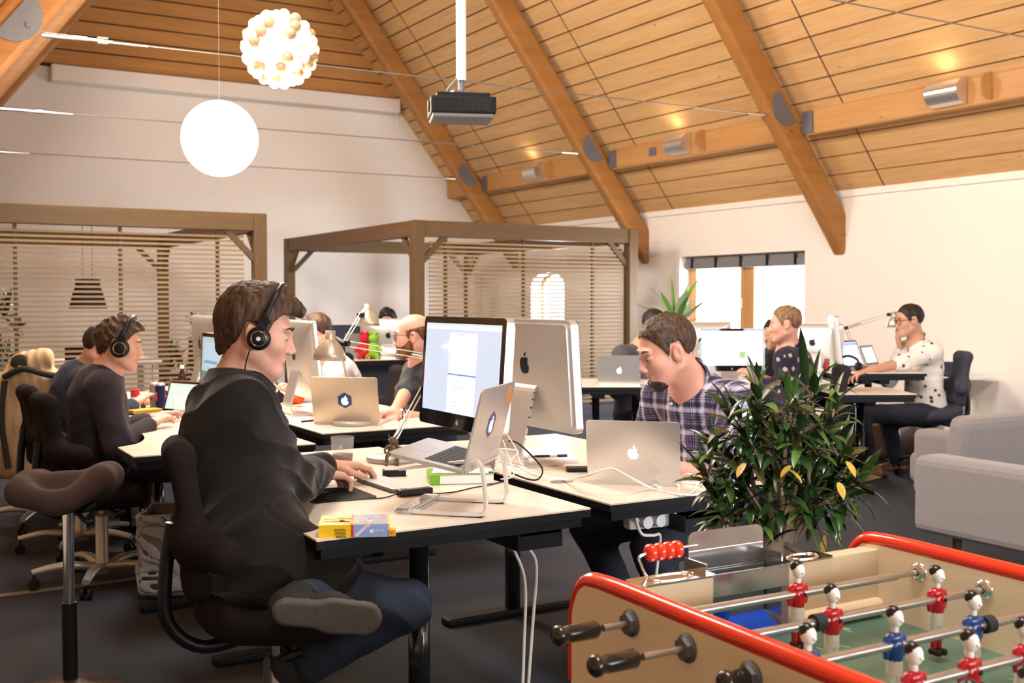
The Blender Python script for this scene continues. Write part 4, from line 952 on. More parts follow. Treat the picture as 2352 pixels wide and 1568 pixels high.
t = thing('yellow_game_card', 'small yellow orange card sticking out beside the boxed game', 'card', (g0.x+math.cos(ang)*(L_+.012), g0.y+math.sin(ang)*(L_+.012)+.012, Z1), ang)
b = MB(); b.box((0, 0, .0105), (.02, .03, .019), bev=.002); b.build('card', M_ora, t); text('card_arrow', '>', .012, (-.004, -.0155, .007), (R(90), 0, 0), M_ink, t)

# keyboard
kp = Vector((1.55, 3.47, Z1)); t = thing('keyboard', 'thin white keyboard under the blazer person\'s hands', 'keyboard', kp, R(2))
b = MB(); b.prism(rrect(.115, .285, .008, 4), 0, .009, Matrix.Rotation(R(3), 4, 'Y')); b.build('keyboard_plate', mat('keyboard_aluminium', (.15, .145, .14), .5, .3), t)
b = MB()
for r_i in range(6):
    n = 14 if r_i > 0 else 14; x = .047-.0188*r_i
    ws = [.0188]*14
    for i in range(14):
        if r_i == 5 and 3 <= i <= 7: continue
        b.box((x, -.132+i*.0203+.0, .0115-x*.05), (.0150, .0168, .0030), bev=.0008)
b.box((-.047, -.132+5*.0203, .0138), (.0165, .0980, .003), bev=.0008)
b.build('keys', mat('white_keys', (.62, .61, .60), .4, var=.01), t)
t = thing('mouse_mat', 'black mat edge under the blazer person\'s cuff', 'mat', (1.32, 3.40, Z1)); b = MB(); b.prism(rrect(.22, .24, .02, 4), 0, .003); b.build('mat', M_blackm, t)

# glass of coffee
gp = at(787, 1100, Z1); gp = Vector((gp.x, gp.y, Z1)); t = thing('coffee_glass', 'faceted glass half full of milky coffee beside the keyboard', 'glass', gp)
gh = .155
b = MB(); b.lathe([(0, 0), (.028, 0), (.031, .004), (.034, .06), (.0385, .068), (.0425, gh-.002), (.0425, gh), (.0402, gh), (.0370, .072), (.0325, .062), (.0300, .012), (0, .011)], n=24); b.build('tumbler', M_tumbler, t)
b = MB(); b.lathe([(0, .0125), (.0296, .0125), (.0320, .062), (.0368, .074), (.0372, .092), (0, .092)], n=24); b.build('coffee', mat('milky_coffee', (.15, .062, .024), .3), t)
# desk lamp B base with two small objects on it
def desk_lamp(label, base, elbow, joint, shade_dir, shade_off, r=.075):
    """double-arm spring lamp: base, lower arm, upper arm, shade"""
    t = thing('desk_lamp', label, 'lamp', base); B = Vector(base)
    b = MB(); b.lathe([(0, .001), (.105, .001), (.108, .006), (.108, .018), (.104, .022), (0, .023)], n=36); b.cyl((0, 0, .02), (0, 0, .075), .010, 12); b.build('base', mat('lamp_grey', (.42, .39, .35), .4, .3), t)
    E, J = Vector(elbow)-B, Vector(joint)-B; b0 = Vector((0, 0, .075))
    def arm(a, c, nm):
        m = MB(); d = (c-a).normalized(); side = Vector((0, 0, 1)).cross(d)
        side = side.normalized() if side.length > .05 else Vector((1, 0, 0)); nn = d.cross(side)
        for s_ in (-1, 1):
            m.cyl(a+nn*s_*.011, c+nn*s_*.011, .0032, 8)
        m.bar(a+d*.02-nn*.011, a+d*.02+nn*.011, .012, .006); m.tube([a+nn*.0+d*.03+side*.006, a+d*.12+side*.006], .006, 8)
        return m.build(nm, mat('lamp_chrome', (.62, .58, .52), .2, .9), t)
    arm(b0, E, 'lower_arm'); arm(E, J, 'upper_arm')
    for p in (b0, E, J): m = MB(); m.cyl(p+Vector((.012, -.014, 0)), p+Vector((-.012, .014, 0)), .014, 14); m.build('joint', M_black, t)
    sd = Vector(shade_dir).normalized(); so = J+Vector(shade_off)
    m = MB(); m.lathe([(x*.78, z*.85) for x, z in ((0, .11), (.026, .112), (.026, .075), (.034, .066), (.062, .038), (.082, 0), (.087, -.032), (.084, -.032), (.078, 0), (.058, .034), (.026, .062), (0, .066))], so, 28, axis=-sd); m.build('lamp_shade', mat('champagne_shade', (.50, .44, .34), .38, .6), t)
    m = MB(); m.bar(J, so-sd*.08, .014, .010); m.build('shade_neck', M_chrome, t)
    m = MB(); m.sphere(so+sd*.004, .026, 12); m.build('bulb', mat('frosted_bulb', (.85, .85, .82), .3), t)
    return t

def PD(px, py, d):
    a = (px-1176)/F_PX; b = -(py-784)/F_PX
    fd = math.cos(PITCH)+b*math.sin(PITCH); up = -math.sin(PITCH)+b*math.cos(PITCH)
    sx, cx = math.sin(YAW), math.cos(YAW); return Vector(((fd*sx+a*cx)*d, (fd*cx-a*sx)*d, CAM_H+up*d))
bB = at(903, 1058, Z1)
J_ = PD(793, 788, 4.5); desk_lamp('silver desk lamp with a figurine on its round base, shade beside the blazer person\'s chin', bB, PD(1008, 823, 4.62), J_, (-.05, 0, -1), PD(757, 812, 4.45)-J_)
bA = at(810, 975, .745); J_ = PD(829, 722, 6.05); desk_lamp('silver desk lamp standing before the gold toned laptop with a raised shade', bA, PD(783, 800, 5.9), J_, (0, 0, -1), PD(845, 737, 6.1)-J_)
# brown figurine
t = thing('figurine', 'tiny dark brown figurine sitting on the round lamp base', 'toy', bB+Vector((-.045, -.095, 0)), R(-120))
M_brn = mat('brown_resin', (.10, .055, .025), .4, var=.5, scale=120)
b = MB(); b.sphere((0, 0, .060), .018, 12, (1, 1.1, 1.3)); b.sphere((0, 0, .095), .0145, 12, (.9, .9, 1.1))
for s_ in (-1, 1):
    b.tube([(0, s_*.012, .050), (.022, s_*.020, .034), (.026, s_*.022, .008)], [.009, .008, .006], 8); b.sphere((.032, s_*.022, .007), .009, 8, (1.4, .9, .7))
    b.tube([(0, s_*.018, .075), (.012, s_*.030, .060), (.022, s_*.026, .050)], [.006, .005, .005], 8); b.cone((0, s_*.009, .104), (-.004, s_*.018, .122), .004, .001, 8)
b.tube([(-.01, .01, .05), (-.02, .04, .055), (-.03, .06, .045)], .003, 6)
b.build('figure', M_brn, t)
# external drive, power adapter and leads
p = at(905, 1092, Z1); t = thing('hard_drive', 'small black box with dusty top beside the raised laptop', 'hard drive', p, R(-20)); b = MB(); b.box((0, 0, .012), (.085, .055, .024), bev=.004); b.build('case', M_black, t)
b = MB(); b.box((0, 0, .0245), (.07, .04, .001)); b.build('label_plate', mat('dusty_label', (.35, .33, .32), .6, var=.4, scale=100), t)
p0 = at(915, 1141, Z1); p1 = at(990, 1133, Z1); an = math.atan2(p1.y-p0.y, p1.x-p0.x); t = thing('power_adapter', 'black inline power adapter lying in front of the white keyboard', 'power adapter', (p0+p1)/2, an)
b = MB(); b.box((0, 0, .012), ((p1-p0).length, .034, .022), bev=.004); b.build('case', M_black, t); b = MB(); b.box((0, 0, .0235), (.06, .018, .0008)); b.build('label_plate', mat('grey_label', (.16, .15, .15), .5), t)
def cable(label, pts, r, m, sub=6, cat='cable', nm='power_cable'):
    P = [at(*p) if isinstance(p, tuple) else p for p in pts]; o = P[0].copy()
    b = MB(); b.tube([p-o for p in P], r, 8, sub=sub); q = b.build(nm, m); q.location = o; tag(q, label, cat); return q
zc = Z1+.003
cable('thin black lead from the blazer sleeve to the inline adapter', [(735, 1146, zc), (770, 1150, zc), (830, 1146, zc), (880, 1143, zc), (912, 1134, Z1+.008)], .0022, M_black)
cable('thin black lead from the inline adapter to the raised laptop', [(992, 1134, Z1+.008), (1040, 1130, zc), (1085, 1120, zc), (1130, 1112, zc), (1172, 1100, zc)], .0022, M_black)
cable('black looped display cable behind the raised laptop', [PD(1168, 1012, 3.75), PD(1190, 1018, 3.75), PD(1225, 1050, 3.75), PD(1246, 1078, 3.75), PD(1236, 1100, 3.72), PD(1212, 1100, 3.7), PD(1175, 1086, 3.72)], .0030, M_black)
cable('white laptop charging cable looping across the plaid shirt desk', [(1180, 1062, Z1+.004), (1225, 1088, Z1+.004), (1290, 1102, Z1+.004), PD(1345, 1093, 3.62), PD(1400, 1076, 3.58), PD(1440, 1092, 3.58), (1500, 1122, Z1+.006), (1560, 1136, Z1+.004), (1605, 1135, Z1+.004), (1620, 1122, Z1+.004), (1600, 1112, Z1+.004), (1565, 1108, Z1+.004)], .0038, M_white)
cable('thin white cable loop beside the plaid shirt laptop', [(1555, 1116, Z1+.006), (1562, 1096, Z1+.03), PD(1580, 1088, 3.75), PD(1598, 1095, 3.75), PD(1600, 1112, 3.75), (1592, 1130, Z1+.005), (1560, 1138, Z1+.004)], .0022, M_white)
p = at(1513, 1124, Z1); q = at(1490, 1113, Z1); t = thing('cable_plug', 'white inline plug on the charging cable before the plaid shirt laptop', 'plug', p, math.atan2(q.y-p.y, q.x-p.x)); b = MB(); b.box((.02, 0, .007), (.055, .012, .010), bev=.003); b.build('housing', M_white, t)
for k, pts in enumerate(([PD(1155, 1010, 3.6), PD(1165, 1040, 3.6), PD(1180, 1090, 3.55), PD(1150, 1100, 3.5)], [PD(1166, 1000, 3.65), PD(1185, 1030, 3.65), PD(1200, 1070, 3.62), PD(1240, 1085, 3.6)], [PD(1150, 1030, 3.6), PD(1190, 1036, 3.6), PD(1170, 1062, 3.6), PD(1190, 1080, 3.6)])):
    cable(['thin white cable hanging behind the lid of the raised laptop', 'white cable curving down right of the raised laptop', 'white cable crossing behind the raised laptop and over others'][k], pts, .0022, M_white)
# phone, notebook, pens, book, papers
p = at(1335, 1082, Z1); t = thing('phone', 'black phone lying left of the plaid shirt laptop', 'phone', p, R(-29)); b = MB(); b.box((0, 0, .009), (.115, .055, .016), bev=.005); b.build('body', M_black, t)
p = at(1268, 1058, Z1); t = thing('notebook', 'white notepad with a pen on it below the silver monitor', 'notebook', p, R(-30)); b = MB(); b.box((0, 0, .008), (.19, .13, .014), bev=.002); b.build('pages', M_paper, t)
t = thing('pen', 'dark blue pen lying on the white notepad', 'pen', p+Vector((0, 0, .0205)), R(-22)); b = MB(); b.cyl((-.065, 0, 0), (-.01, 0, 0), .0048, 10); b.cyl((.02, 0, 0), (.062, 0, 0), .0052, 10); b.cone((-.078, 0, 0), (-.065, 0, 0), .001, .0045, 10); b.build('barrel', mat('navy_pen', (.02, .02, .09), .25), t); b = MB(); b.cyl((-.01, 0, 0), (.02, 0, 0), .0048, 10); b.build('grip', M_white, t)
p = at(1068, 1106, Z1); t = thing('green_book', 'book with green cover end under the raised laptop', 'book', p+Vector((0, .03, 0)), R(-22))
b = MB(); b.box((0, 0, .0175), (.215, .16, .031)); b.build('pages', M_paper, t); b = MB(); b.box((-.100, 0, .0175), (.036, .165, .0345), bev=.001); b.box((0, 0, .0345), (.22, .165, .0015)); b.build('cover', mat('green_cover', (.16, .42, .02), .4), t)
t = thing('paper_pile', 'loose papers on the book beneath the raised laptop', 'papers', p+Vector((0, .03, .0362)), R(-30)); b = MB(); b.box((0, 0, .002), (.2, .14, .003)); b.box((.01, .008, .0055), (.2, .13, .003), (0, 0, .1)); b.build('sheets', M_paper, t)
p = at(1290, 1106, Z1); t = thing('coaster', 'small dark oval coaster before the plaid shirt laptop', 'coaster', p); b = MB(); b.prism([(.045*math.cos(a), .03*math.sin(a)) for a in np.linspace(0, 6.28, 20)[:-1]], 0, .002); b.build('disc', mat('patterned_coaster', (.25, .2, .2), .5, var=.6, scale=80), t)
p = at(1395, 1060, Z1)
for k, (px, py, w_, l_, rz, lb) in enumerate(((1010, 1046, .21, .30, 20, 'white sheet of paper behind the raised laptop at the desk edge'), (735, 962, .2, .14, -30, 'open leaflet on the desk left of the white mug'), (1580, 1062, .10, .15, 30, 'wooden notebook partly under the plaid person\'s arm'), (1215, 1042, .2, .28, -30, 'sheet of paper under the back to back monitors'))):
    z = .745 if py < 1000 else Z1; p = at(px, py, z); t = thing('paper_sheet' if k != 2 else 'small_notebook', lb, 'paper' if k != 2 else 'notebook', p, R(rz)); b = MB(); b.box((0, 0, .0015 if k != 2 else .005), (w_, l_, .002 if k != 2 else .009)); b.build('sheet' if k != 2 else 'cover', M_paper if k != 2 else M_oak, t)
# middle desk
p = at(768, 962, .745); t = thing('mug', 'white mug left of the gold toned laptop', 'mug', p); b = MB(); b.lathe([(0, 0), (.030, 0), (.037, .01), (.040, .085), (.037, .085), (.033, .012), (0, .01)], n=24); b.build('cup', M_white, t); b = MB(); b.tube([(-.038, 0, .07), (-.06, 0, .06), (-.06, 0, .03), (-.036, 0, .02)], .005, 8, sub=4); b.build('handle', M_white, t)
p = at(797, 958, .745); t = thing('amber_box', 'small brown orange box behind the lamp base', 'box', p, .5); b = MB(); b.box((0, 0, .02), (.045, .045, .04), bev=.004); b.build('box', mat('amber_card', (.40, .20, .05), .4), t)
for k, (px, py, c, lb) in enumerate(((684, 925, (.55, .07, .01), 'bright orange red knotted toy under the all in one computer'),)):
    p = at(px, py+8, .745); t = thing('knotted_toy', lb, 'toy', p); b = MB()
    for _ in range(26): b.sphere((r_.uniform(-.03, .03), r_.uniform(-.04, .04), r_.uniform(.015, .07)), r_.uniform(.012, .018), 8)
    b.build('body', mat('orange_red_plush', c, .9, var=.3), t)
p = at(772, 894, .745)
for k, (px, py, lb) in enumerate(((775, 912, 'clear water glass behind the white mug'), (793, 912, 'clear water glass beside the other, behind the lamp arms'))):
    p = at(px, py, .745); t = thing('water_glass', lb, 'glass', p); b = MB(); b.lathe([(0, 0), (.028, 0), (.033, .11), (.031, .11), (.026, .006), (0, .006)], n=20); b.build('tumbler', M_tumbler, t)
p = at(925, 968, .745); t = thing('microphone_stub', 'tiny black tripod stand right of the gold toned laptop', 'tripod', p); b = MB()
for a in (0, 2.1, 4.2): b.cyl((0, 0, .03), (.025*math.cos(a), .025*math.sin(a), 0), .0022, 6)
b.cyl((0, 0, .03), (0, 0, .06), .003, 6); b.build('legs', M_black, t)
for (px, py, lb) in ((712, 968, 'black pen lying near the front of the desk with the gold toned laptop'),):
    p = at(px, py, .745); t = thing('pen', lb, 'pen', p+Vector((0, 0, .005)), .4); b = MB(); b.cyl((-.06, 0, 0), (.06, 0, 0), .005, 8); b.build('barrel', M_black, t)
# left desk: can, cola bottle, red lidded jar, glass, yellow box
def can(p, lb, c1, c2):
    t = thing('drink_can', lb, 'can', p); b = MB(); b.lathe([(0, 0), (.022, 0), (.027, .006), (.027, .155), (.022, .165), (0, .163)], n=20); b.build('can', M_alu, t)
    b = MB()
    for a in (0, PI): b.lathe([(.0273, .01), (.0273, .15)], n=20)
    b.build('printed_sleeve', c1, t); b = MB(); b.box((0, -.0, .085), (.0555, .03, .05)); b.build('emblem_patch', c2, t); return t
M_nav = mat('navy_print', (.02, .03, .14), .3); M_sil = mat('silver_print', (.55, .58, .62), .3, .5)
can(at(355, 941, .745), 'tall slim blue and silver drink can, left one of two', M_sil, M_nav); can(at(369, 943, .745), 'tall slim blue and silver drink can, right one of two', M_nav, mat('red_print', (.5, .04, .03), .4))
p = at(419, 912, .745); t = thing('cola_bottle', 'small dark cola bottle with a pale cap left of the blazer person', 'bottle', p); b = MB(); b.lathe([(0, 0), (.028, 0), (.030, .02), (.027, .07), (.031, .11), (.022, .15), (.012, .18), (.012, .20), (0, .20)], n=20); b.build('bottle', mat('cola_dark', (.03, .008, .004), .08), t)
b = MB(); b.lathe([(.0285, .055), (.0292, .095)], n=20); b.build('label_band', M_box_red, t); b = MB(); b.cyl((0, 0, .195), (0, 0, .215), .014, 14); b.build('cap', M_white, t)
p = at(311, 938, .745); t = thing('lidded_jar', 'small white jar with a bright red lid', 'jar', p); b = MB(); b.cyl((0, 0, 0), (0, 0, .07), .03, 16); b.build('jar', M_white, t); b = MB(); b.cyl((0, 0, .07), (0, 0, .115), .028, 16); b.build('lid', mat('lid_red', (.5, .02, .03), .3), t)
p = at(412, 958, .745); t = thing('water_glass', 'clear glass between the cardigan person\'s hands and the blazer', 'glass', p); b = MB(); b.lathe([(0, 0), (.03, 0), (.036, .12), (.034, .12), (.028, .006), (0, .006)], n=20); b.build('tumbler', M_tumbler, t)
p = at(330, 948, .745); t = thing('yellow_card_box', 'flat yellow orange box on the cardigan person\'s desk', 'box', p, .3); b = MB(); b.box((0, 0, .012), (.18, .1, .022), bev=.002); b.build('box', mat('mustard_card', (.62, .38, .05), .5), t)
# headphones on desk near left (black loop) and lamp-like white phone dock behind blazer person
p = at(632, 893, .745)
t = thing('desk_headphones', 'black headphones lying on the desk behind the blazer person\'s chin', 'headphones', at(632, 925, .745)); b = MB()
b.tube([(0, -.07, .03), (.0, -.075, .09), (0, 0, .15), (0, .075, .09), (0, .07, .03)], .008, 8, sub=5); b.build('headband', M_black, t)
for s_ in (-1, 1): b = MB(); b.cyl((0, s_*.055, .04), (0, s_*.085, .04), .036, 18); b.build('ear_cup', M_black, t)
# plush toys far away
for k, (px, c, lb) in enumerate(((838, (.45, .01, .02), 'red plush toy on the far desk'), (858, (.22, .42, .03), 'lime green plush toy on the far desk'))):
    d = 11.0; p = P_(px, d, .80); t = thing('plush_toy', lb, 'toy', p, R(-120)); b = MB(); b.sphere((0, 0, .09), .07, 12, (.9, 1, 1.25)); b.sphere((0, 0, .21), .055, 12)
    for s_ in (-1, 1): b.tube([(0, s_*.05, .13), (.05, s_*.09, .08)], .02, 8); b.tube([(0, s_*.03, .05), (.10, s_*.05, .02)], .024, 8); b.sphere((.02, s_*.03, .265), .02, 8)
    b.build('body', mat('plush_'+lb.split()[0], c, .95, var=.3), t)
# raised desk on the right: black headphones, red and green boxes, papers
p = P_(1950, 8.6, .835); t = thing('desk_headphones', 'black headphones lying on the raised desk at the right', 'headphones', p, R(-30)); b = MB(); b.tube([(-.08, 0, .03), (-.07, 0, .09), (0, .02, .12), (.07, 0, .09), (.08, 0, .03)], .010, 8, sub=4); b.build('headband', M_black, t)
for s_ in (-1, 1): b = MB(); b.cyl((s_*.06, 0, .035), (s_*.10, 0, .035), .035, 14); b.build('ear_cup', M_black, t)
for k, (px, c, lb) in enumerate(((1899, (.35, .02, .03), 'small dark red box on the raised desk'), (1910, (.35, .55, .42), 'small pale green box on the raised desk'))):
    p = P_(px, 8.6, .835); t = thing('small_box', lb, 'box', p, R(-30)); b = MB(); b.box((0, 0, .05), (.035, .04, .10), bev=.003); b.build('box', mat('carton_%d' % k, c, .6), t)
J_ = PD(2042, 722, 9.0); desk_lamp('thin desk lamp arm reaching over to the white patterned shirt person\'s face', P_(1970, 9.0, .835), PD(1943, 753, 9.1), J_, (.1, 0, -1), PD(2056, 742, 8.95)-J_)

# ------------------------------------------------------------------ floor things
# saddle stool
t = thing('saddle_stool', 'taupe saddle stool on a chrome pole in the left foreground', 'stool', (.585, 4.04, 0), R(-30)); t.scale = (.9, .9, 1)
s = SDF()
s.u(RC((-.15, 0, .745), (-.02, 0, .725), .052, .062), .05); s.u(RC((-.02, 0, .725), (.12, 0, .765), .062, .055), .06); s.u(RC((-.15, -.07, .75), (-.15, .07, .75), .045), .05)
for sy in (-1, 1): s.u(RC((.155, sy*.05, .782), (.06, sy*.12, .72), .045, .04), .06); s.u(RC((-.14, sy*.12, .742), (0, sy*.14, .71), .04), .06)
solid('seat', s, .007, M_fabS, t)
b = MB(); b.cyl((0, 0, .33), (0, 0, .70), .021, 20); b.build('pole', M_chrome, t); b = MB(); b.cyl((0, 0, .03), (0, 0, .34), .028, 20); b.build('pole_sleeve', M_black, t)
b = MB(); b.box((.01, 0, .675), (.16, .12, .02), bev=.006); b.tube([(.05, -.05, .67), (.10, -.11, .655), (.13, -.12, .64)], .009, 8, sub=3); b.build('mechanism', M_black, t)
b = MB(); b.lathe([(0, 0), (.205, 0), (.213, .012), (.195, .03), (.08, .055), (.035, .07), (0, .07)], n=40); b.build('round_base', mat('dark_wood_base', (.06, .032, .024), .3, var=.3, scale=20, coat=.3), t)

# office chairs
office_chair('dark brown office chair under the person in the black blazer', (1.0, 3.03, 0), R(-12), .555)
office_chair('dark office chair under the person in the dark cardigan', (.97, 5.62, 0), R(8), .50)
office_chair('dark office chair under the person in the navy sweater', (1.0, 6.45, 0), R(5), .48)
office_chair('dark office chair under the person in the plaid shirt', (3.00, 3.36, 0), R(195), .46)
office_chair('dark office chair under the bald person with glasses', (3.12, 5.92, 0), R(180), .47)
office_chair('dark office chair under the person in the pale lilac shirt', (3.02, 7.15, 0), R(180), .47)
p = P_(845, 8.9, 0); office_chair('empty dark brown chair between the lilac shirt and the bald person', (p.x, p.y, 0), R(-60), .50, wing=False)
office_chair('blue grey office chair under the person in the white patterned shirt', tuple(P_(2138, 8.75, 0)), R(150), .53, fabric=mat('blue_grey_fabric', (.035, .038, .055), .85, var=.2, scale=200), metal=M_black)
p = P_(1850, 7.9, 0); office_chair('dark office chair under the navy patterned shirt person', tuple(p), R(150), .47, fabric=M_fabK)
p = P_(1480, 9.2, 0); office_chair('dark office chair under the grey sweater person behind the plaid shirt', tuple(p), R(195), .47, fabric=M_fabK)
p = P_(890, 12.0, 0); office_chair('dark office chair of the far dark haired person', tuple(p), R(-120), .48)

# chair with a beige lined jacket hung over it
jp = P_(92, 6.75, 0); jc = office_chair('office chair on the far left draped with a beige jacket', tuple(jp), R(75), .47)
M_fleece = mat('beige_fleece', (.52, .38, .24), .95, var=.25, scale=60, bump=.6); M_olive = mat('dark_olive_cloth', (.028, .024, .018), .9, var=.3, scale=90)
t = thing('jacket', 'beige fleece jacket with dark trim hanging on the chair at the far left', 'jacket', P_(86, 6.45, 0), R(-30))
s = SDF(); s.u(RB((0, -.03, .66), (.20, .10, .32), .06), .02); s.u(RC((-.05, -.06, 1.02), (.06, -.06, 1.06), .08, .06), .08); s.u(RC((-.17, -.08, .90), (-.19, -.10, .40), .06, .045), .04)
wr = sines(5, 6, 22); s.post.append(lambda p, d: d+.008*np.abs(np.sin(p[:, 0]*60+2*np.sin(p[:, 2]*6)))-.004+.004*wr(p)); solid('jacket_body', s, .012, M_fleece, t)
b = MB(); b.tube([(-.13, -.15, .93), (-.15, -.155, .7), (-.12, -.15, .42)], [.03, .025, .03], 8, flat=.5, sub=4); b.tube([(-.14, -.14, .95), (-.02, -.165, 1.0), (.10, -.16, .97), (.19, -.12, .95)], .018, 8, sub=4); b.tube([(.17, -.15, .93), (.175, -.15, .38)], .008, 8)
b.sphere((-.05, -.125, 1.03), .06, 12, (1, .35, .9)); b.build('dark_lining', M_olive, t)
for z in (.86, .62): b = MB(); b.box((.150, -.142, z), (.03, .02, .05), bev=.004); b.build('toggle', M_olive, t)

# waste bins
def bin_(label, loc, c, h=.40, lined=True, sc=1.0):
    t = thing('waste_bin', label, 'bin', loc, R(-25)); b = MB(); w0, w1 = .115*sc, .15*sc
    def loop(w, z): return [(x, y, z) for x, y in rrect(2*w*.85, 2*w, .03, 3)]
    lv = [loop(w0, .01), loop(w1, h), loop(w1-.006, h), loop(w0-.006, .02)]; n = len(lv[0])
    b._add([v for l in lv for v in l], [(i*n+j, i*n+(j+1) % n, (i+1)*n+(j+1) % n, (i+1)*n+j) for i in range(3) for j in range(n)]+[tuple(range(n))[::-1], tuple(range(3*n, 4*n))], True); b.build('bin', c, t)
    if lined:
        s = SDF(); s.u(RB((0, 0, h*.55), (w1*.90, w1*1.05, h*.49), .03), .01); w2 = sines(9, 10, 26); s.post.append(lambda p, d: np.maximum(np.abs(d+.009*w2(p))-.0045, p[:, 2]-h*1.03)); solid('plastic_liner', s, .011, mat('clear_bag_plastic', (.50, .49, .50), .18, var=.3, scale=25, alpha=.55), t)
    return t
bin_('waste bin lined with a clear plastic bag behind the blazer person\'s chair', tuple(P_(392, 5.15, 0)), mat('clear_grey_bin', (.22, .20, .20), .3, alpha=.75), sc=1.0)
bin_('grey waste bin behind the chair of the white patterned shirt person', tuple(P_(2120, 9.35, 0)), mat('pale_grey_bin', (.42, .42, .43), .4), lined=False, sc=1.15, h=.44)
bin_('pale lined bin under the near desk behind the jeans', tuple(P_(680, 4.6, 0)), MATS['clear_grey_bin'])
p = P_(2018, 9.5, 0); t = thing('brown_bag', 'brown bag on the carpet behind the jeans legs at the right', 'bag', p, R(-20)); s = SDF(); s.u(RB((0, 0, .16), (.12, .08, .16), .05)); s.post.append(lambda p_, d: d+.006*sines(3, 5, 18)(p_)); solid('bag_body', s, .014, mat('brown_leather', (.12, .05, .02), .6), t); b = MB(); b.tube([(-.06, 0, .3), (-.03, 0, .40), (.03, 0, .40), (.06, 0, .3)], .008, 8, sub=4); b.build('handle', MATS['brown_leather'], t)

# sofas
t = thing('sofa', 'grey beige fabric sofa at the right edge, seen from its side behind the foosball table', 'sofa', (4.62, 3.0, 0))
b = MB(); b.box((.0, -.15, .425), (.20, 1.65, .39), bev=.045); b.build('side_panel', M_sofa, t); b = MB(); b.box((.62, -.15, .36), (1.0, 1.5, .22), bev=.05); b.build('seat_cushion', M_sofa, t)
for y in (.50, -.80):
    for x in (.03, .95): b = MB(); b.cone((x, y, .25), (x, y, 0), .024, .016, 12); b.build('leg', M_oak, t)
t = thing('sofa', 'second grey beige sofa with a taller back, behind the first at the right edge', 'sofa', (6.27, 4.35, 0))
b = MB(); rot = Euler((R(8), 0, R(-2))).to_matrix(); b.box((.05, -.30, .50), (1.9, .15, .46), rot, bev=.06); b.build('backrest', M_sofa, t)
b = MB(); b.box((-.63, .0, .40), (.16, .35, .40), bev=.04); b.build('armrest', M_sofa, t); b = MB(); b.box((.86+.1, .12, .42), (.16, .75, .40), bev=.04); b.build('armrest', M_sofa, t)
b = MB(); b.box((.15, .05, .34), (1.5, .5, .2), bev=.05); b.build('seat_cushion', M_sofa, t)
for x in (-.50, .85):
    for y in (-.22, .22): b = MB(); b.cone((x, y, .26), (x, y, 0), .022, .016, 12); b.build('leg', M_oak, t)

# console with hat
p = P_(2212, 10.15, 0); t = thing('console_table', 'white console table against the wall behind the blue grey chair', 'table', (8.62, p.y, 0)); b = MB(); b.box((0, 0, .685), (.55, .5, .03), bev=.006); b.build('tabletop', M_white, t); b = MB(); b.prism([(.27, .0), (.27, .68), (-.15, .68), (-.02, .5), (.1, .3), (.12, .0)], -.02, .02, frame((0, 0, 0), (1, 0, 0), (0, 0, 1))); b.build('bracket_leg', mat('grey_paint', (.25, .25, .27), .5), t)
t = thing('hat', 'navy brimmed hat resting on the white console table', 'hat', (8.56, p.y-.02, .70)); b = MB(); b.lathe([(0, .125), (.07, .125), (.085, .11), (.10, .02), (.15, .012), (.175, .02), (.175, .012), (.15, .004), (0, .003)], n=28); b.build('hat_body', mat('navy_felt', (.02, .02, .05), .9), t); b = MB(); b.lathe([(.1005, .02), (.0955, .05)], n=28); b.build('hat_band', M_black, t)

# ------------------------------------------------------------------ plants
M_leaf = mat('dark_glossy_leaf', (.020, .052, .014), .26, var=.55, scale=5, coat=.2); M_leafy = mat('yellowing_leaf', (.45, .28, .04), .4, var=.3); M_leafb = mat('olive_brown_leaf', (.08, .068, .022), .35, var=.4, scale=9); M_leafl = mat('bright_leaf', (.075, .17, .03), .35, var=.4, scale=6)
M_bark = mat('grey_brown_bark', (.26, .20, .14), .85, var=.4, scale=30, bump=.8); M_stem = mat('pale_green_stem', (.22, .26, .10), .5, var=.3)
def leaf(b, o, d, up, L, w, droop, mi, seg=6, fold=.25):
    d = d.normalized(); side = d.cross(up).normalized(); up = side.cross(d); vs = []; p = o.copy(); dd = d.copy()
    for i in range(seg+1):
        t_ = i/seg; ww = w*(math.sin(PI*min(1, t_*.92+.06))**.75)*(1-.25*t_); 
        if i == seg: ww = w*.03
        n = side.cross(dd).normalized(); vs += [p-side*ww+n*ww*fold, p.copy(), p+side*ww+n*ww*fold]
        dd = (dd+Vector((0, 0, -droop/seg))).normalized(); p = p+dd*(L/seg)
    fs = []
    for i in range(seg): a = i*3; fs += [(a, a+3, a+4, a+1), (a+1, a+4, a+5, a+2)]
    mi0 = b.mi; b.mi = mi; b._add(vs, fs, True); b.mi = mi0
def rosette(b, o, axis, n, L, w, rr, spread=(.25, 1.25), droop=.7, down=0, mats_=(0, 0, 0, 1)):
    axis = axis.normalized(); x = axis.cross(Vector((.3, .9, .1))).normalized(); y = axis.cross(x)
    for i in range(n):
        a = i*2.4+rr.uniform(-.3, .3); f = i/max(1, n-1); el = spread[0]+(spread[1]-spread[0])*f+rr.uniform(-.12, .12)
        rd = x*math.cos(a)+y*math.sin(a); d = axis*math.cos(el)+rd*math.sin(el)
        leaf(b, o-axis*(f*down), d, axis if abs(axis.dot(d)) < .98 else x, L*rr.uniform(.75, 1.15), w*rr.uniform(.8, 1.15), droop*rr.uniform(.5, 1.3), rr.choice(mats_))
PP = P_(1768, 2.95, 0)
t = thing('potted_plant', 'large glossy leaved dracaena with knotty trunk behind the foosball table', 'plant', PP)
rr = random.Random(11)
b = MB(); b.lathe([(0, 0), (.13, 0), (.165, .55), (.17, .60), (.155, .60), (.15, .57), (0, .57)], n=32); b.build('pot', mat('black_planter', (.02, .02, .022), .5), t)
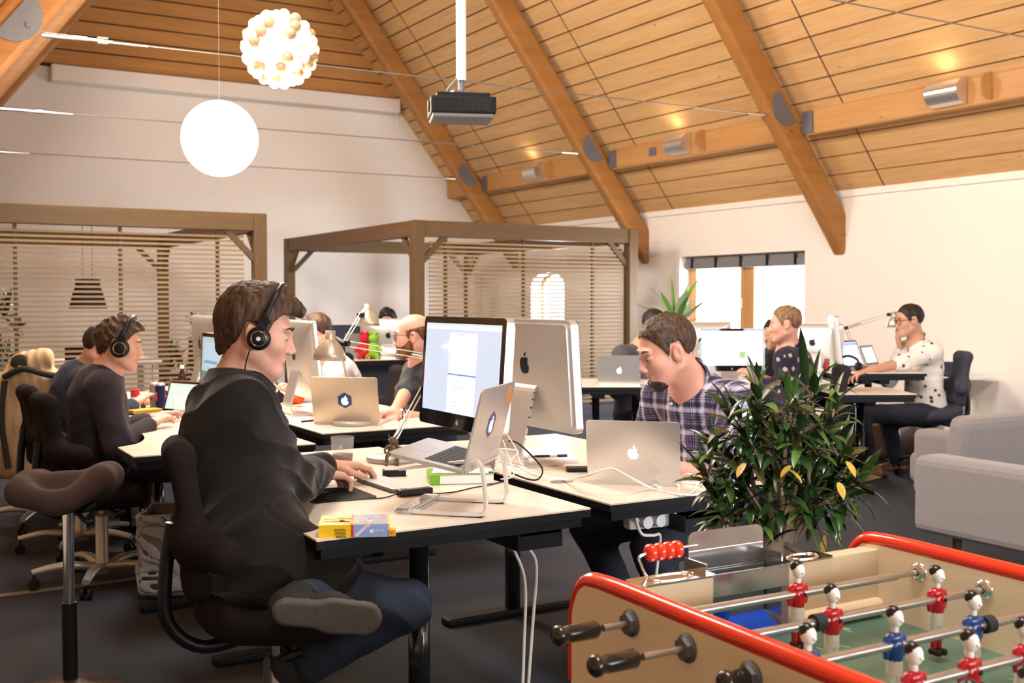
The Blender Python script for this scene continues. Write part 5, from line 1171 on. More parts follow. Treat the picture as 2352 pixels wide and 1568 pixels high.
b = MB(); b.cyl((0, 0, .56), (0, 0, .575), .15, 20); b.build('soil', mat('soil', (.04, .025, .015), .95, var=.5), t)
lat = Vector((math.cos(YAW), -math.sin(YAW), 0)); fw = Vector((math.sin(YAW), math.cos(YAW), 0))
def PL(x, z, y=0): return lat*x+fw*y+Vector((0, 0, z))      # x right, y away, z up
tips = []; tk = MB()
tk.tube([PL(-.06, .57), PL(-.03, .66), PL(.02, .74), PL(.05, .80)], [.042, .036, .034, .026], 12, sub=4)
tk.tube([PL(.0, .70), PL(.06, .765), PL(.075, .80)], [.03, .026, .02], 10, sub=3); tk.sphere(PL(.075, .80), .024, 10)
tk.tube([PL(-.08, .57), PL(-.10, .66), PL(-.15, .72)], [.025, .018, .012], 8, sub=3)
W_H = []
for zc_, wd_, n_ in ((1.17, .10, 5), (1.10, .17, 8), (1.03, .21, 10), (.96, .23, 11), (.89, .22, 8)):
    for i in range(n_):
      if zc_ > .9 or abs(2*(i+.5)/n_-1) > .45: W_H.append((.035+wd_*(2*(i+.5)/n_-1)*1.0+rr.uniform(-.015, .015), zc_+rr.uniform(-.03, .03), (.14*math.sqrt(max(.05, 1-(2*(i+.5)/n_-1)**2)))*(1 if i % 2 else -1)*rr.uniform(.5, 1)))
for k, (x, z, y) in enumerate(W_H):
    root = PL(.02+.25*x, .72+.05*rr.random(), y*.2); tip = PL(x, z-.02, y); mid = root.lerp(tip, .55)+Vector((rr.uniform(-.02, .02), rr.uniform(-.02, .02), rr.uniform(-.03, .02)))-lat*(x*.12)
    if k % 3 == 0: tk.tube([root, mid, tip], [.0085, .0065, .0045], 7, sub=4)
    elif k % 3 == 1: tk.tube([mid, tip], [.005, .004], 6)
    tips.append((tip, (tip-mid).normalized()*.6+Vector((0, 0, .45))))
tk.build('trunk', M_bark, t)
b = MB()
for tip, ax in tips:
    n = rr.randint(12, 16); rosette(b, tip, ax, n, .098, .0140, rr, (.15, 1.8), 1.0, .09, (0, 0, 0, 0, 0, 1, 3))
    for _ in range(2):
        a = rr.uniform(0, 6.28); d = Vector((math.cos(a), math.sin(a), rr.uniform(-.7, .2))); leaf(b, tip-ax.normalized()*rr.uniform(.05, .14), d, Vector((0, 0, 1)), .10, .014, .9, rr.choice((0, 0, 0, 3)))
for x, z in ((-.10, .98), (.02, .975), (.01, .965), (.14, .93), (.16, .985)): a = rr.uniform(-1, 1); leaf(b, PL(x, z, -.17), PL(a, -.4, -.5), Vector((0, 0, 1)), .05, .012, .5, 2)
for x0, z0, x1, z1, mi in ((-.12, .84, -.20, .86, 0), (-.13, .66, -.21, .56, 0), (.10, .76, .20, .66, 0), (.08, .72, .16, .60, 0), (.06, .82, .24, .74, 0), (-.10, .70, -.20, .71, 2), (.14, 1.0, .30, .97, 1), (.07, 1.18, .055, 1.33, 0), (.07, 1.2, .22, 1.19, 0), (-.14, .76, -.19, .62, 3), (.10, .82, .19, .58, 0)):
    leaf(b, PL(x0, z0, -.1), PL(x1-x0, z1-z0, -.02), Vector((0, 0, 1)), math.hypot(x1-x0, z1-z0), .014, .5, mi)
for sx, sz, ex, ez in ((-.08, .57, -.14, .72), (-.05, .58, -.13, .82), (.04, .74, .13, .70)): 
    q = MB(); q.tube([PL(sx, sz, -.02), PL((sx+ex)/2-.01, (sz+ez)/2, -.05), PL(ex, ez, -.06)], [.010, .007, .004], 7, sub=3); q.build('side_branch', M_bark, t); rosette(b, PL(ex, ez, -.06), PL(ex*.6, .3, -.2), 9, .085, .012, rr, (.3, 1.7), 1.0, .04, (0, 0, 1, 2))
b.build('foliage', [M_leaf, M_leafb, M_leafy, M_leafl], t)
t2 = P_(1553, 9.7, 0); t = thing('window_plant', 'tall bright green strap leaved plant in front of the left casement', 'plant', t2)
b = MB(); b.lathe([(0, 0), (.15, 0), (.18, .42), (.16, .42), (0, .40)], n=24); b.build('pot', M_white, t)
b = MB(); b.tube([(0, 0, .4), (.02, 0, .8), (0, 0, 1.1)], [.02, .016, .012], 8, sub=4); b.build('stem', M_stem, t)
b = MB(); M_leafv = mat('pale_backlit_leaf', (.42, .55, .36), .4, var=.2)
rosette(b, Vector((0, 0, 1.2)), Vector((0, 0, 1)), 26, .46, .042, rr, (.08, 1.25), .8, .12, (0, 0, 1)); rosette(b, Vector((.04, 0, .95)), Vector((.1, 0, 1)), 14, .40, .04, rr, (.4, 1.3), .8, .1, (0, 1)); b.build('foliage', [mat('fresh_green_leaf', (.10, .28, .05), .4, var=.3), M_leafv], t)
for k, (px, d, h_, lb) in enumerate(((425, 13.4, 1.05, 'bushy dark green plant inside the left slatted pergola'), (2, 12.2, 1.3, 'green leafy plant at the left frame edge inside the pergola'))):
    t = thing('pergola_plant', lb, 'plant', P_(px, d, .1)); b = MB(); b.lathe([(0, 0), (.14, 0), (.17, .35), (.15, .35), (0, .33)], n=20); b.build('pot', M_blackm, t)
    b = MB()
    for _ in range(9): a = rr.uniform(0, 6.28); b.tube([(0, 0, .33), (.1*math.cos(a), .1*math.sin(a), h_*.7)], .006, 6)
    b.build('stems', M_stem, t); b = MB()
    for _ in range(13):
        a = rr.uniform(0, 6.28); o = Vector((.16*math.cos(a), .16*math.sin(a), rr.uniform(h_*.45, h_))); rosette(b, o, Vector((math.cos(a)*.4, math.sin(a)*.4, 1)), 9, .17, .028, rr, (.3, 1.5), .8, .05, (0,))
    b.build('foliage', [M_leaf], t)
# ------------------------------------------------------------------ people
def cloth(name, col, pat=None, rough=.9, c2=None, sc=14):
    m = mat(name, col, rough, var=.2, scale=260, bump=.25, sheen=.06, spec=.3)
    nt = m.node_tree; L = nt.links.new; b = nt.nodes['Principled BSDF']
    if pat is None: return m
    tc = nt.nodes.new('ShaderNodeTexCoord'); src = b.inputs['Base Color'].links[0].from_socket
    def mth(op, a, v=None, c=None):
        n = nt.nodes.new('ShaderNodeMath'); n.operation = op
        if hasattr(a, 'links'): L(a, n.inputs[0])
        else: n.inputs[0].default_value = a
        if v is not None:
            if hasattr(v, 'links'): L(v, n.inputs[1])
            else: n.inputs[1].default_value = v
        return n.outputs[0]
    if pat == 'dots':
        v = nt.nodes.new('ShaderNodeTexVoronoi'); v.inputs['Scale'].default_value = sc; L(tc.outputs['Object'], v.inputs[0])
        n = nt.nodes.new('ShaderNodeTexNoise'); n.inputs['Scale'].default_value = sc*6; L(tc.outputs['Object'], n.inputs[0])
        s_ = mth('ADD', v.outputs[0], mth('MULTIPLY', n.outputs[0], .22)); f = mth('LESS_THAN', s_, .33)
        mx = nt.nodes.new('ShaderNodeMix'); mx.data_type = 'RGBA'; L(f, mx.inputs[0]); L(src, mx.inputs[6]); mx.inputs[7].default_value = (*c2, 1); L(mx.outputs[2], b.inputs['Base Color'])
    if pat == 'plaid':
        mp = nt.nodes.new('ShaderNodeMapping'); mp.inputs['Rotation'].default_value = (0, R(4), R(-18)); L(tc.outputs['Object'], mp.inputs[0])
        sp = nt.nodes.new('ShaderNodeSeparateXYZ'); L(mp.outputs[0], sp.inputs[0])
        def bands(sock, off):
            r = nt.nodes.new('ShaderNodeValToRGB'); r.color_ramp.interpolation = 'CONSTANT'; e = r.color_ramp.elements
            stops = [(0, .12), (.05, .6), (.08, .12), (.15, .30), (.28, .12), (.32, .5), (.36, .15), (.42, .6), (.47, 1.0), (.62, .6), (.68, .15), (.76, .04), (.86, .28), (.93, .5)]
            e[0].position = 0; e[0].color = (stops[0][1],)*3+(1,); e[1].position = stops[1][0]; e[1].color = (stops[1][1],)*3+(1,)
            for p, v in stops[2:]: q = e.new(p); q.color = (v,)*3+(1,)
            x = mth('FRACT', mth('ADD', mth('MULTIPLY', sock, 11.5), off)); L(x, r.inputs[0]); return r.outputs[0]
        h = bands(sp.outputs[2], .1); v = bands(mth('ADD', sp.outputs[1], mth('MULTIPLY', sp.outputs[0], .35)), .3)
        s_ = mth('MULTIPLY', mth('ADD', h, v), .5)
        r = nt.nodes.new('ShaderNodeValToRGB'); e = r.color_ramp.elements; e[0].position = .05; e[0].color = (.012, .012, .028, 1); e[1].position = .9; e[1].color = (.62, .58, .66, 1)
        for p, c in ((.2, (.035, .03, .06)), (.35, (.10, .09, .17)), (.55, (.30, .27, .37))): q = e.new(p); q.color = (*c, 1)
        L(s_, r.inputs[0]); L(r.outputs[0], b.inputs['Base Color'])
    return m
def skin(name, col):
    m = mat(name, col, .5, var=.10, scale=28, bump=.06); b = m.node_tree.nodes['Principled BSDF']
    b.inputs['Subsurface Weight'].default_value = .12; b.inputs['Subsurface Radius'].default_value = (.02, .008, .005); b.inputs['Subsurface Scale'].default_value = .6; return m
M_skinA = skin('fair_skin', (.60, .325, .235)); M_skinB = skin('rosy_skin', (.60, .30, .215)); M_skinC = skin('tanned_skin', (.48, .255, .17))
def hairm(name, col):
    m = mat(name, col, .55, var=.1, scale=95, bump=1.2, stretch=(1, 1, .16), spec=.35); nt = m.node_tree; b = nt.nodes['Principled BSDF']; n = [x for x in nt.nodes if x.type == 'TEX_NOISE'][0]
    r = nt.nodes.new('ShaderNodeValToRGB'); r.color_ramp.elements[0].position = .40; r.color_ramp.elements[1].position = .62
    r.color_ramp.elements[0].color = tuple(c*.55 for c in col)+(1,); r.color_ramp.elements[1].color = tuple(min(1, c*1.5) for c in col)+(1,); nt.links.new(n.outputs[0], r.inputs[0]); nt.links.new(r.outputs[0], b.inputs['Base Color']); return m
H_brown = hairm('brown_hair', (.055, .026, .013)); H_dark = hairm('dark_hair', (.022, .012, .008)); H_blond = hairm('sandy_hair', (.20, .11, .05)); H_blk = hairm('black_hair', (.012, .009, .009)); H_ging = hairm('ginger_brown_beard', (.13, .045, .015)); H_fuzz = hairm('short_brown_hair', (.060, .030, .018))
M_eye = mat('eye_white', (.42, .38, .36), .3); M_iris = mat('iris', (.02, .02, .025), .1); M_lip = mat('lip', (.42, .13, .11), .45)
def nrm(v): v = np.array(v, float); return v/np.linalg.norm(v)
def ik(a, b, l1, l2, pole):
    a, b = np.array(a, float), np.array(b, float); d = b-a; L = np.linalg.norm(d); u = d/L; L = min(L, (l1+l2)*.999)
    x = (l1*l1-l2*l2+L*L)/(2*L); h = math.sqrt(max(0, l1*l1-x*x)); p = np.array(pole, float); p = p-u*(p@u); return a+u*x+nrm(p)*h
def hand_prims(wr, d, up, side, s, curl=1.0, spread=1.0):
    """side=+1: thumb on the left of the pointing direction (right hand, palm down)"""
    d = nrm(d)
    if abs(d@np.array(up, float)) > .97: up = (-.8, .6, 0)
    up = nrm(np.array(up)-d*(np.array(up)@d)); lf = np.cross(up, d)*side; out = []
    wr = np.array(wr)
    off = [.030, .011, -.009, -.028]; ln = [(.042, .025, .019), (.046, .029, .020), (.042, .026, .019), (.033, .020, .017)]; kx = [.088, .090, .084, .075]
    for i in range(4):
        k = wr+d*kx[i]*s+lf*off[i]*s; out.append((RC(wr+lf*off[i]*.6*s+d*.01, k, .0145*s, .0118*s), .014)); a = 0; p = k
        for j, (l, r0, r1) in enumerate(zip(ln[i], (.0098, .0086, .0078), (.0088, .0078, .0068))):
            a += R((16, 34, 26)[j])*curl*(1+.08*i); q = p+(d*math.cos(a)-up*math.sin(a)+lf*(off[i]*2.2*spread))*l*s; out.append((RC(p, q, r0*s, r1*s), .005)); p = q
    p = wr+d*.022*s+lf*.022*s-up*.006; q = p+(d*.55+lf*.75-up*.25)*.042*s; r_ = q+(d*.9+lf*.30-up*.25)*.032*s; t_ = r_+(d*.98-lf*.05-up*.25)*.024*s
    out += [(RC(p, q, .0155*s, .0120*s), .012), (RC(q, r_, .0112*s, .0100*s), .006), (RC(r_, t_, .0098*s, .0080*s), .005)]
    return out
def person(label, P, N, HC, rz, yaw, pitch=-8, s=1.0, wr=None, wl=None, dr=None, dl=None, er=(0, 0, -1), el=(0, 0, -1), kr=None, kl=None, ar=None, al=None, tr=None, tl_=None,
           top=None, top_kind='shirt', legm=None, skinm=None, hairm_=None, hair='short', beard=None, beardm=None, res=.008, bare=False, belly=0.0, shoem=None, hand_up_r=(0, 0, 1), collar=None, roll=0, arm=1.0, group=None, nm='shirt', curl=1.0):
    P, N, HC = (np.array(v, float) for v in (P, N, HC)); f = np.array([math.cos(R(rz)), math.sin(R(rz)), 0]); r = np.array([f[1], -f[0], 0]); u = nrm(N-P)
    t = thing('person', label, 'person', (P[0], P[1], 0)); f2 = nrm(f-u*(f@u)); r2 = np.cross(f2, u); TM = np.stack([f2, r2, u], 1); T = np.linalg.norm(N-P)
    sh = [N-u*.045*s-f*.012+r*.172*s, N-u*.045*s-f*.012-r*.172*s]; hip = [P+r*.09*s-u*.03, P-r*.09*s-u*.03]
    wr = P+f*.35+r*.2 if wr is None else np.array(wr, float); wl = P+f*.35-r*.2 if wl is None else np.array(wl, float)
    W_ = [wr, wl]; E_ = [ik(sh[0], wr, .29*s*arm, .262*s*arm, np.array(er)+r*.15), ik(sh[1], wl, .29*s*arm, .262*s*arm, np.array(el)-r*.15)]
    dr = nrm(wr-E_[0]) if dr is None else nrm(dr); dl = nrm(wl-E_[1]) if dl is None else nrm(dl)
    kn = [np.array(kr, float) if kr is not None else hip[0]+f*.42*s-np.array([0, 0, .06]), np.array(kl, float) if kl is not None else hip[1]+f*.42*s-np.array([0, 0, .06])]
    an = [np.array(ar, float) if ar is not None else np.array([kn[0][0], kn[0][1], .09])+f*.02, np.array(al, float) if al is not None else np.array([kn[1][0], kn[1][1], .09])+f*.02]
    # head frame
    cp, sp = math.cos(R(pitch)), math.sin(R(pitch)); hf = np.array([math.cos(R(yaw))*cp, math.sin(R(yaw))*cp, sp]); hl = nrm(np.cross([0, 0, 1], hf)); hu = np.cross(hf, hl)
    if roll: cr, sr = math.cos(R(roll)), math.sin(R(roll)); hl, hu = hl*cr+hu*sr, hu*cr-hl*sr
    HM = np.stack([hf, hl, hu], 1); h = lambda x, y, z: HC+s*(hf*x+hl*y+hu*z)
    # ---- body (one continuous surface: head, neck, trunk, arms, hands, legs)
    b = SDF()
    b.u(EL(h(-.014, 0, .034), np.array([.094, .074, .084])*s, HM), .01); b.u(EL(h(.034, 0, -.030), np.array([.056, .057, .078])*s, HM), .03)
    for sg in (-1, 1):
        b.u(RC(h(-.002, sg*.050, -.052), h(.060, sg*.022, -.092), .020*s, .016*s), .03); b.u(EL(h(.056, sg*.036, -.022), np.array([.026, .024, .026])*s, HM), .02)
    b.u(RC(h(.073, -.010, -.098), h(.073, .010, -.098), .0180*s), .022)
    b.u(RC(h(.080, -.034, .026), h(.080, .034, .026), .0105*s), .014)
    for sg in (-1, 1): b.sub(EL(h(.096, sg*.031, .006), np.array([.017, .016, .0125])*s, HM), .014)
    for sg in (-1, 1): b.u(EL(h(.0735, sg*.031, .003), np.array([.013, .0145, .0115])*s, HM), .004)
    b.u(RC(h(.084, 0, .012), h(.103, 0, -.026), .0070*s, .0095*s), .014); b.u(EL(h(.103, 0, -.030), np.array([.011, .010, .0085])*s, HM), .008)
    for sg in (-1, 1): b.u(EL(h(.098, sg*.0115, -.035), np.array([.010, .0075, .007])*s, HM), .005)
    b.u(RC(h(.083, -.016, -.0595), h(.083, .016, -.0595), .0070*s), .006); b.u(RC(h(.081, -.013, -.0715), h(.081, .013, -.0715), .0072*s), .006); b.u(RC(h(.090, 0, -.044), h(.088, 0, -.056), .0060*s), .008)
    for sg in (-1, 1):
        b.u(EL(h(-.006, sg*.0770, -.004), np.array([.019, .0085, .033])*s, HM@np.array(Euler((0, R(-12), R(sg*-22))).to_matrix())), .006)
        b.sub(EL(h(-.001, sg*.0865, -.004), np.array([.010, .006, .019])*s, HM), .004)
    nb = N+u*.01; b.u(RC(h(-.026, 0, -.045), nb, .053*s, .060*s), .03)
    b.u(RC(h(.000, 0, -.080), nb+f*.025, .026*s, .046*s), .03)
    Pm = P+u*T*.34-f*.005; Pc = P+u*T*.70-f*.022
    b.u(EL(P, np.array([.11, .15, .11])*s, TM), .05); b.u(EL(Pm, np.array([.10+belly, .135, .14])*s, TM), .06); b.u(EL(Pc, np.array([.105, .150, .15])*s, TM), .06)
    b.u(RC(sh[0], sh[1], .055*s), .05); b.u(RC(nb-u*.02, Pc, .075*s, .10*s), .05)
    for i in (0, 1):
        b.u(RC(sh[i], E_[i], .046*s, .040*s), .03); b.u(RC(E_[i], W_[i]-nrm(W_[i]-E_[i])*.03, .041*s, .027*s), .02); b.u(RC(W_[i]-nrm(W_[i]-E_[i])*.05, W_[i]+(dr, dl)[i]*.012, .027*s, .022*s), .02)
        b.u(RC(hip[i], kn[i], .072*s, .052*s), .04); b.u(RC(kn[i], an[i], .05*s, .036*s), .02)
        for pr, k in hand_prims(W_[i]+(dr, dl)[i]*.005, (dr, dl)[i], hand_up_r if i == 0 else (0, 0, 1), 1 if i == 0 else -1, s*1.03, curl): b.u(pr, k)
    solid('body', b, res if res > .006 else .0042, skinm, t, world=True)
    # ---- top
    o = {'shirt': .014, 'jacket': .024, 'sweater': .018}[top_kind]; c = SDF(); long = .86 if top_kind != 'jacket' else .92
    c.u(EL(P+u*.03, np.array([.125+belly*.5, .168, .13])*s+o, TM), .05); c.u(EL(Pm+u*.0, np.array([.108+belly, .150, .16])*s+o, TM), .08); c.u(EL(Pc-f*.012, np.array([.112, .165, .165])*s+o, TM), .08)
    c.u(RC(sh[0], sh[1], .060*s+o*.6), .06); c.u(RC(nb-u*.035, Pc, .078*s, .11*s), .05)
    for i in (0, 1):
        c.u(RC(sh[i], E_[i], .053*s+o*1.1, .046*s+o), .045)
        if not (bare is True or bare == i+10):
            c.u(RC(E_[i], E_[i]+(W_[i]-E_[i])*long, .046*s+o, .032*s+o*.9), .025)
        else: c.u(RC(E_[i], E_[i]+(W_[i]-E_[i])*.12, .045*s+o, .043*s+o), .02)
    if top_kind == 'jacket':
        c.u(RC(P+r*.07+f*.02, P+r*.10-np.array([0, 0, .02])+f*.20, .13*s+o, .105*s), .06); c.u(RC(P-r*.07, P-r*.09-np.array([0, 0, .05]), .13*s+o, .135*s), .06)
    c.sub(RC(nb+u*.004+f*.022, h(-.01, 0, -.06), .050*s, .062*s), .012)
    w1, w2, w3 = sines(3, 7, 16), sines(8, 6, 34), sines(5, 5, 9); el_ = [E_[0].copy(), E_[1].copy()]; am = .042 if top_kind == 'jacket' else .015
    def folds(p, d):
        k = np.full(len(p), .40)
        for e in el_: k = np.maximum(k, np.exp(-((p-e)**2).sum(1)/.018))
        k = np.maximum(k, .7*np.exp(-((p-P-f*.03)**2).sum(1)/.05))
        q = p@TM; ridge = np.abs(np.sin(q[:, 2]*34+3*w3(p)+q[:, 1]*8))
        return d+k*(am*(ridge**.7-.62)*.8+.003*w2(p)+.004*w1(p))+.0035*np.exp(-((np.abs((p-P)@r)-.150*s)/.006)**2)*(top_kind != 'sweater')
    c.post.append(folds)
    tp = solid(nm if top_kind == 'shirt' else ('blazer' if top_kind == 'jacket' else 'sweater'), c, .0055 if res < .006 else .010, top, t, world=True)
    # collar
    cm = collar or top; ns = nb-u*.012+f*.006; ne = h(-.028, 0, -.052); axis = nrm(ne-ns); ch = (.062 if top_kind == 'shirt' else .034)*s; rr_ = (.070 if top_kind == 'shirt' else .064)*s+.004
    k = SDF(); k.u(RC(ns, ne, rr_+.004, rr_+.002)); fr = f-axis*(f@axis); fr = nrm(fr)
    def col_cut(p, d):
        q = p-ns; hgt = q@axis; fw_ = q@fr; top_h = ch*(.80-.55*np.clip(fw_/rr_, -1, 1)); return np.maximum(np.maximum(np.abs(d+.002)-.0042, hgt-top_h), -hgt-.02)
    k.post.append(col_cut); solid('collar', k, .0045 if res < .006 else .008, cm, tp, world=True).matrix_parent_inverse.identity()
    # ---- trousers and shoes
    j = SDF(); j.u(EL(P-u*.02, np.array([.125, .165, .115])*s+.008, TM), .04)
    for i in (0, 1):
        ad = nrm(an[i]-kn[i]); j.u(RC(hip[i], kn[i], .088*s, .066*s), .05); j.u(RC(kn[i], an[i]-ad*.055, .066*s, .055*s), .03)
        j.ops.append((1, (lambda p, q=an[i]-ad*.03, a_=ad: -((p-q)@a_), an[i]-.16, an[i]+.16), .002))
    kk = [v.copy() for v in kn]
    def jf(p, d):
        a = np.full(len(p), .3)
        for e in kk: a = np.maximum(a, np.exp(-((p-e)**2).sum(1)/.012))
        return d+a*(.009*(np.abs(np.sin(p[:, 0]*26+p[:, 2]*34+2*w3(p)))**.7-.6)+.004*w2(p))
    j.post.append(jf); solid('trousers', j, .0065 if res < .006 else .012, legm, t, world=True)
    for i, td in ((0, tr), (1, tl_)):
        td = f if td is None else td; td = nrm(td)
        if isinstance(shoem, tuple): sm_, so_ = shoem
        else: sm_, so_ = shoem or M_blackm, M_rubber
        dn = np.array([0, 0, -1.]) if abs(td[2]) < .5 else -f
        if i == 1 and tl_ is not None and len(np.atleast_1d(tl_)) == 3 and label.startswith('person in a black blazer'): dn = nrm([-.35, -.93, -.1])
        a = an[i]; he = a+dn*.035*s-td*.025; to = a+dn*.048*s+td*.165*s; sd_ = np.cross(td, dn)
        q = SDF(); q.u(RC(a-dn*.03, he, .043*s, .040*s), .02); q.u(RC(he, a+dn*.035*s+td*.09*s, .038*s, .036*s), .03); q.u(RC(a+dn*.040*s+td*.085*s-sd_*.008, to+sd_*.008, .040*s, .030*s), .03)
        fl_ = a+dn*.066*s; q.post.append(lambda p, d, fl_=fl_, dn=dn: np.maximum(d, (p-fl_)@dn)); so = solid('shoe', q, .006 if res < .006 else .010, sm_, t, world=True)
        q = SDF(); q.u(RC(he+dn*.018, to+dn*.008, .036*s, .036*s), .01); q.u(RC(a+dn*.055*s+td*.09*s, to+dn*.008, .042*s, .036*s), .02); lo_ = a+dn*.064*s; hi_ = a+dn*.082*s
        def sole_cut(p, d, lo_=lo_, hi_=hi_, dn=dn, td=td, sd_=sd_): g = np.abs(np.sin((p@td)*260))*.0012; return np.maximum(np.maximum(d-.004, -(p-lo_)@dn), (p-hi_)@dn+g)
        q.post.append(sole_cut); solid('shoe_sole', q, .0045 if res < .006 else .010, so_, so, world=True)
    # ---- hair
    if hair != 'none':
        g = SDF(); th = {'short': .008, 'crop': .005, 'quiff': .013, 'curly': .016, 'ring': .004}[hair]
        g.u(EL(h(-.015, 0, .036), (np.array([.096, .076, .086])+th)*s, HM), .01)
        if hair == 'quiff':
            g.u(RC(h(.02, -.02, .118), h(.098, -.01, .085), .028*s, .020*s), .03); g.u(RC(h(.02, .03, .112), h(.09, .02, .088), .026*s, .020*s), .03); g.u(EL(h(-.02, 0, .075), np.array([.09, .07, .06])*s, HM), .03); g.u(RC(h(-.085, 0, .02), h(-.078, 0, -.055), .036*s, .026*s), .04)
        if hair == 'curly': g.u(RC(h(.0, -.02, .112), h(.07, .01, .09), .034*s, .026*s), .03); g.u(RC(h(-.08, 0, .0), h(-.07, 0, -.04), .035*s, .03*s), .03)
        if hair in ('short',): g.u(RC(h(.03, 0, .105), h(.065, 0, .090), .02*s, .016*s), .03)
        zx = {'quiff': ([-.15, -.10, -.068, -.044, -.026, .020, .030, .042, .060, .075, .13], [-.100, -.094, -.070, -.030, .030, .030, -.004, .040, .066, .070, .062]),
              'ring': ([-.15, -.10, -.055, -.030, .008, .022, .030, .040, .2], [-.060, -.062, -.040, .024, .024, -.030, -.020, .2, .3])}.get(hair, ([-.15, -.10, -.060, -.040, -.026, .010, .022, .032, .050, .066, .080, .13], [-.086, -.080, -.056, -.012, .034, .032, -.010, .014, .046, .074, .082, .086]))
        ns_ = sines(21, 8, 120); nc = sines(22, 8, 75)
        def hc(p, d):
            q = (p-HC)@HM/s; zm = np.interp(q[:, 0], zx[0], zx[1]); st = np.stack([q[:, 0], q[:, 1]*1.0, q[:, 2]*.35], 1)
            d = d+.0016*ns_(st*1.6)+(.006*nc(q) if hair == 'curly' else .0022*nc(st)); e = (zm-q[:, 2])*.6*s
            if hair == 'ring': e = np.maximum(e, (q[:, 2]-(.055-(q[:, 0]+.1)*.12))*.6*s)
            return np.maximum(d, e)
        g.post.append(hc); solid('hair', g, .0035 if res < .006 else .007, hairm_, t, world=True)
    if beard:
        g = SDF(); g.u(EL(h(.034, 0, -.030), (np.array([.058, .059, .080]))*s, HM), .01)
        for sg in (-1, 1): g.u(RC(h(-.002, sg*.050, -.052), h(.060, sg*.022, -.092), .0235*s, .020*s), .03)
        g.u(RC(h(.070, -.010, -.098), h(.070, .010, -.098), .021*s), .02); g.u(RC(h(.086, -.018, -.051), h(.086, .018, -.051), .0075*s), .01)
        bn = sines(31, 8, 110)
        def bc(p, d):
            q = (p-HC)@HM/s
            if beard == 'full': e = np.maximum((q[:, 2]-np.interp(q[:, 0], [-.02, .01, .03, .06, .085, .12], [.01, .012, -.030, -.046, -.047, -.046])), -(q[:, 0]-.0))*.8
            else: e = np.maximum(q[:, 2]+.079+.9*np.clip(.074-q[:, 0], 0, .03)+.0035*np.sin(q[:, 1]*260+q[:, 0]*300), -(q[:, 0]-.046))*.8
            mo = .013-np.sqrt(((q-np.array([.088, 0, -.066]))*np.array([1, .55, 1.3]))[:, 0]**2+(q[:, 1]*.55)**2+((q[:, 2]+.066)*1.4)**2)
            return np.maximum(np.maximum(d-.002+.0016*bn(p), e*s), mo)
        g.post.append(bc); solid('beard', g, .0035 if res < .006 else .006, beardm or hairm_, t, world=True)
    if res < .0065:
        for sg in (-1, 1):
            m = MB(); ce = Vector(h(.0772, sg*.031, .0035)); m.sphere(ce, .0108*s, 14); eo = m.build('eye', M_eye, t, world=True)
            m = MB(); m.sphere(ce+Vector(hf*.0045*s-hu*.002), .0070*s, 10); m.build('iris', M_iris, eo, world=True)
            m = MB(); m.tube([h(.0905, sg*.015, .027), h(.0905, sg*.030, .033), h(.0795, sg*.048, .029)], [.0032*s, .0038*s, .0020*s], 6, sub=3); m.build('eyebrow', hairm_, t, world=True)
        m = MB(); m.tube([h(.082, -.020, -.0650), h(.0905, -.006, -.0600), h(.0905, .006, -.0600), h(.082, .020, -.0650)], [.0015*s, .0035*s, .0035*s, .0015*s], 6, sub=3); m.tube([h(.081, -.018, -.0660), h(.0885, 0, -.0725), h(.081, .018, -.0660)], [.0015*s, .0040*s, .0015*s], 6, sub=3); m.build('lips', M_lip, t, world=True)
    if 0: print(label, prj(HC))
    return t, h, hf, hl, hu, E_, W_, sh

def headphones(label, h, s, hf, hl, hu, big=1.0, emblem=True):
    o = h(0, 0, 0); t = thing('headphones', label, 'headphones', o)
    q = lambda x, y, z: Vector(h(x, y, z)); m = MB(); pts = [q(.012, -.092, .03), q(.022, -.094, .07), q(.035, -.060, .128), q(.040, 0, .148), q(.035, .060, .128), q(.022, .094, .07), q(.012, .092, .03)]
    m.tube(pts, .006*big, 8, sub=5, flat=1.6); m.build('headband', M_black, t, world=True)
    for sg in (-1, 1):
        ax = Vector(hl)*sg; m = MB(); m.lathe([(0, 0), (.030*big, 0), (.034*big, .004), (.034*big, .016), (.028*big, .022), (0, .023)], q(.016, sg*.080, -.010), 24, axis=ax); e = m.build('ear_cup', M_black, t, world=True)
        m = MB(); m.lathe([(.0225*big, .0225), (.0225*big, .0245), (.0205*big, .0245), (.0205*big, .0225)], q(.016, sg*.080, -.010), 24, axis=ax); m.build('trim_ring', mat('brass_ring', (.55, .42, .22), .25, .9), e, world=True)
        m = MB(); m.bar(q(.010, sg*.098, .0), q(.022, sg*.098, .055), .018, .010, up=tuple(hl)); m.bar(q(.012, sg*.098, .02), q(.028, sg*.096, .050), .03, .012, up=tuple(hl), bev=.004); m.build('yoke', M_black, t, world=True)
        if emblem:
            c = q(.016, sg*.1035, -.010); m = MB()
            for k in range(4):
                a = k*PI/4; dd = Vector(hf)*math.cos(a)+Vector(hu)*math.sin(a); m.bar(c-dd*.007, c+dd*.007, .0022, .001, up=tuple(hl))
            m.build('emblem', M_paper, e, world=True)
    return t
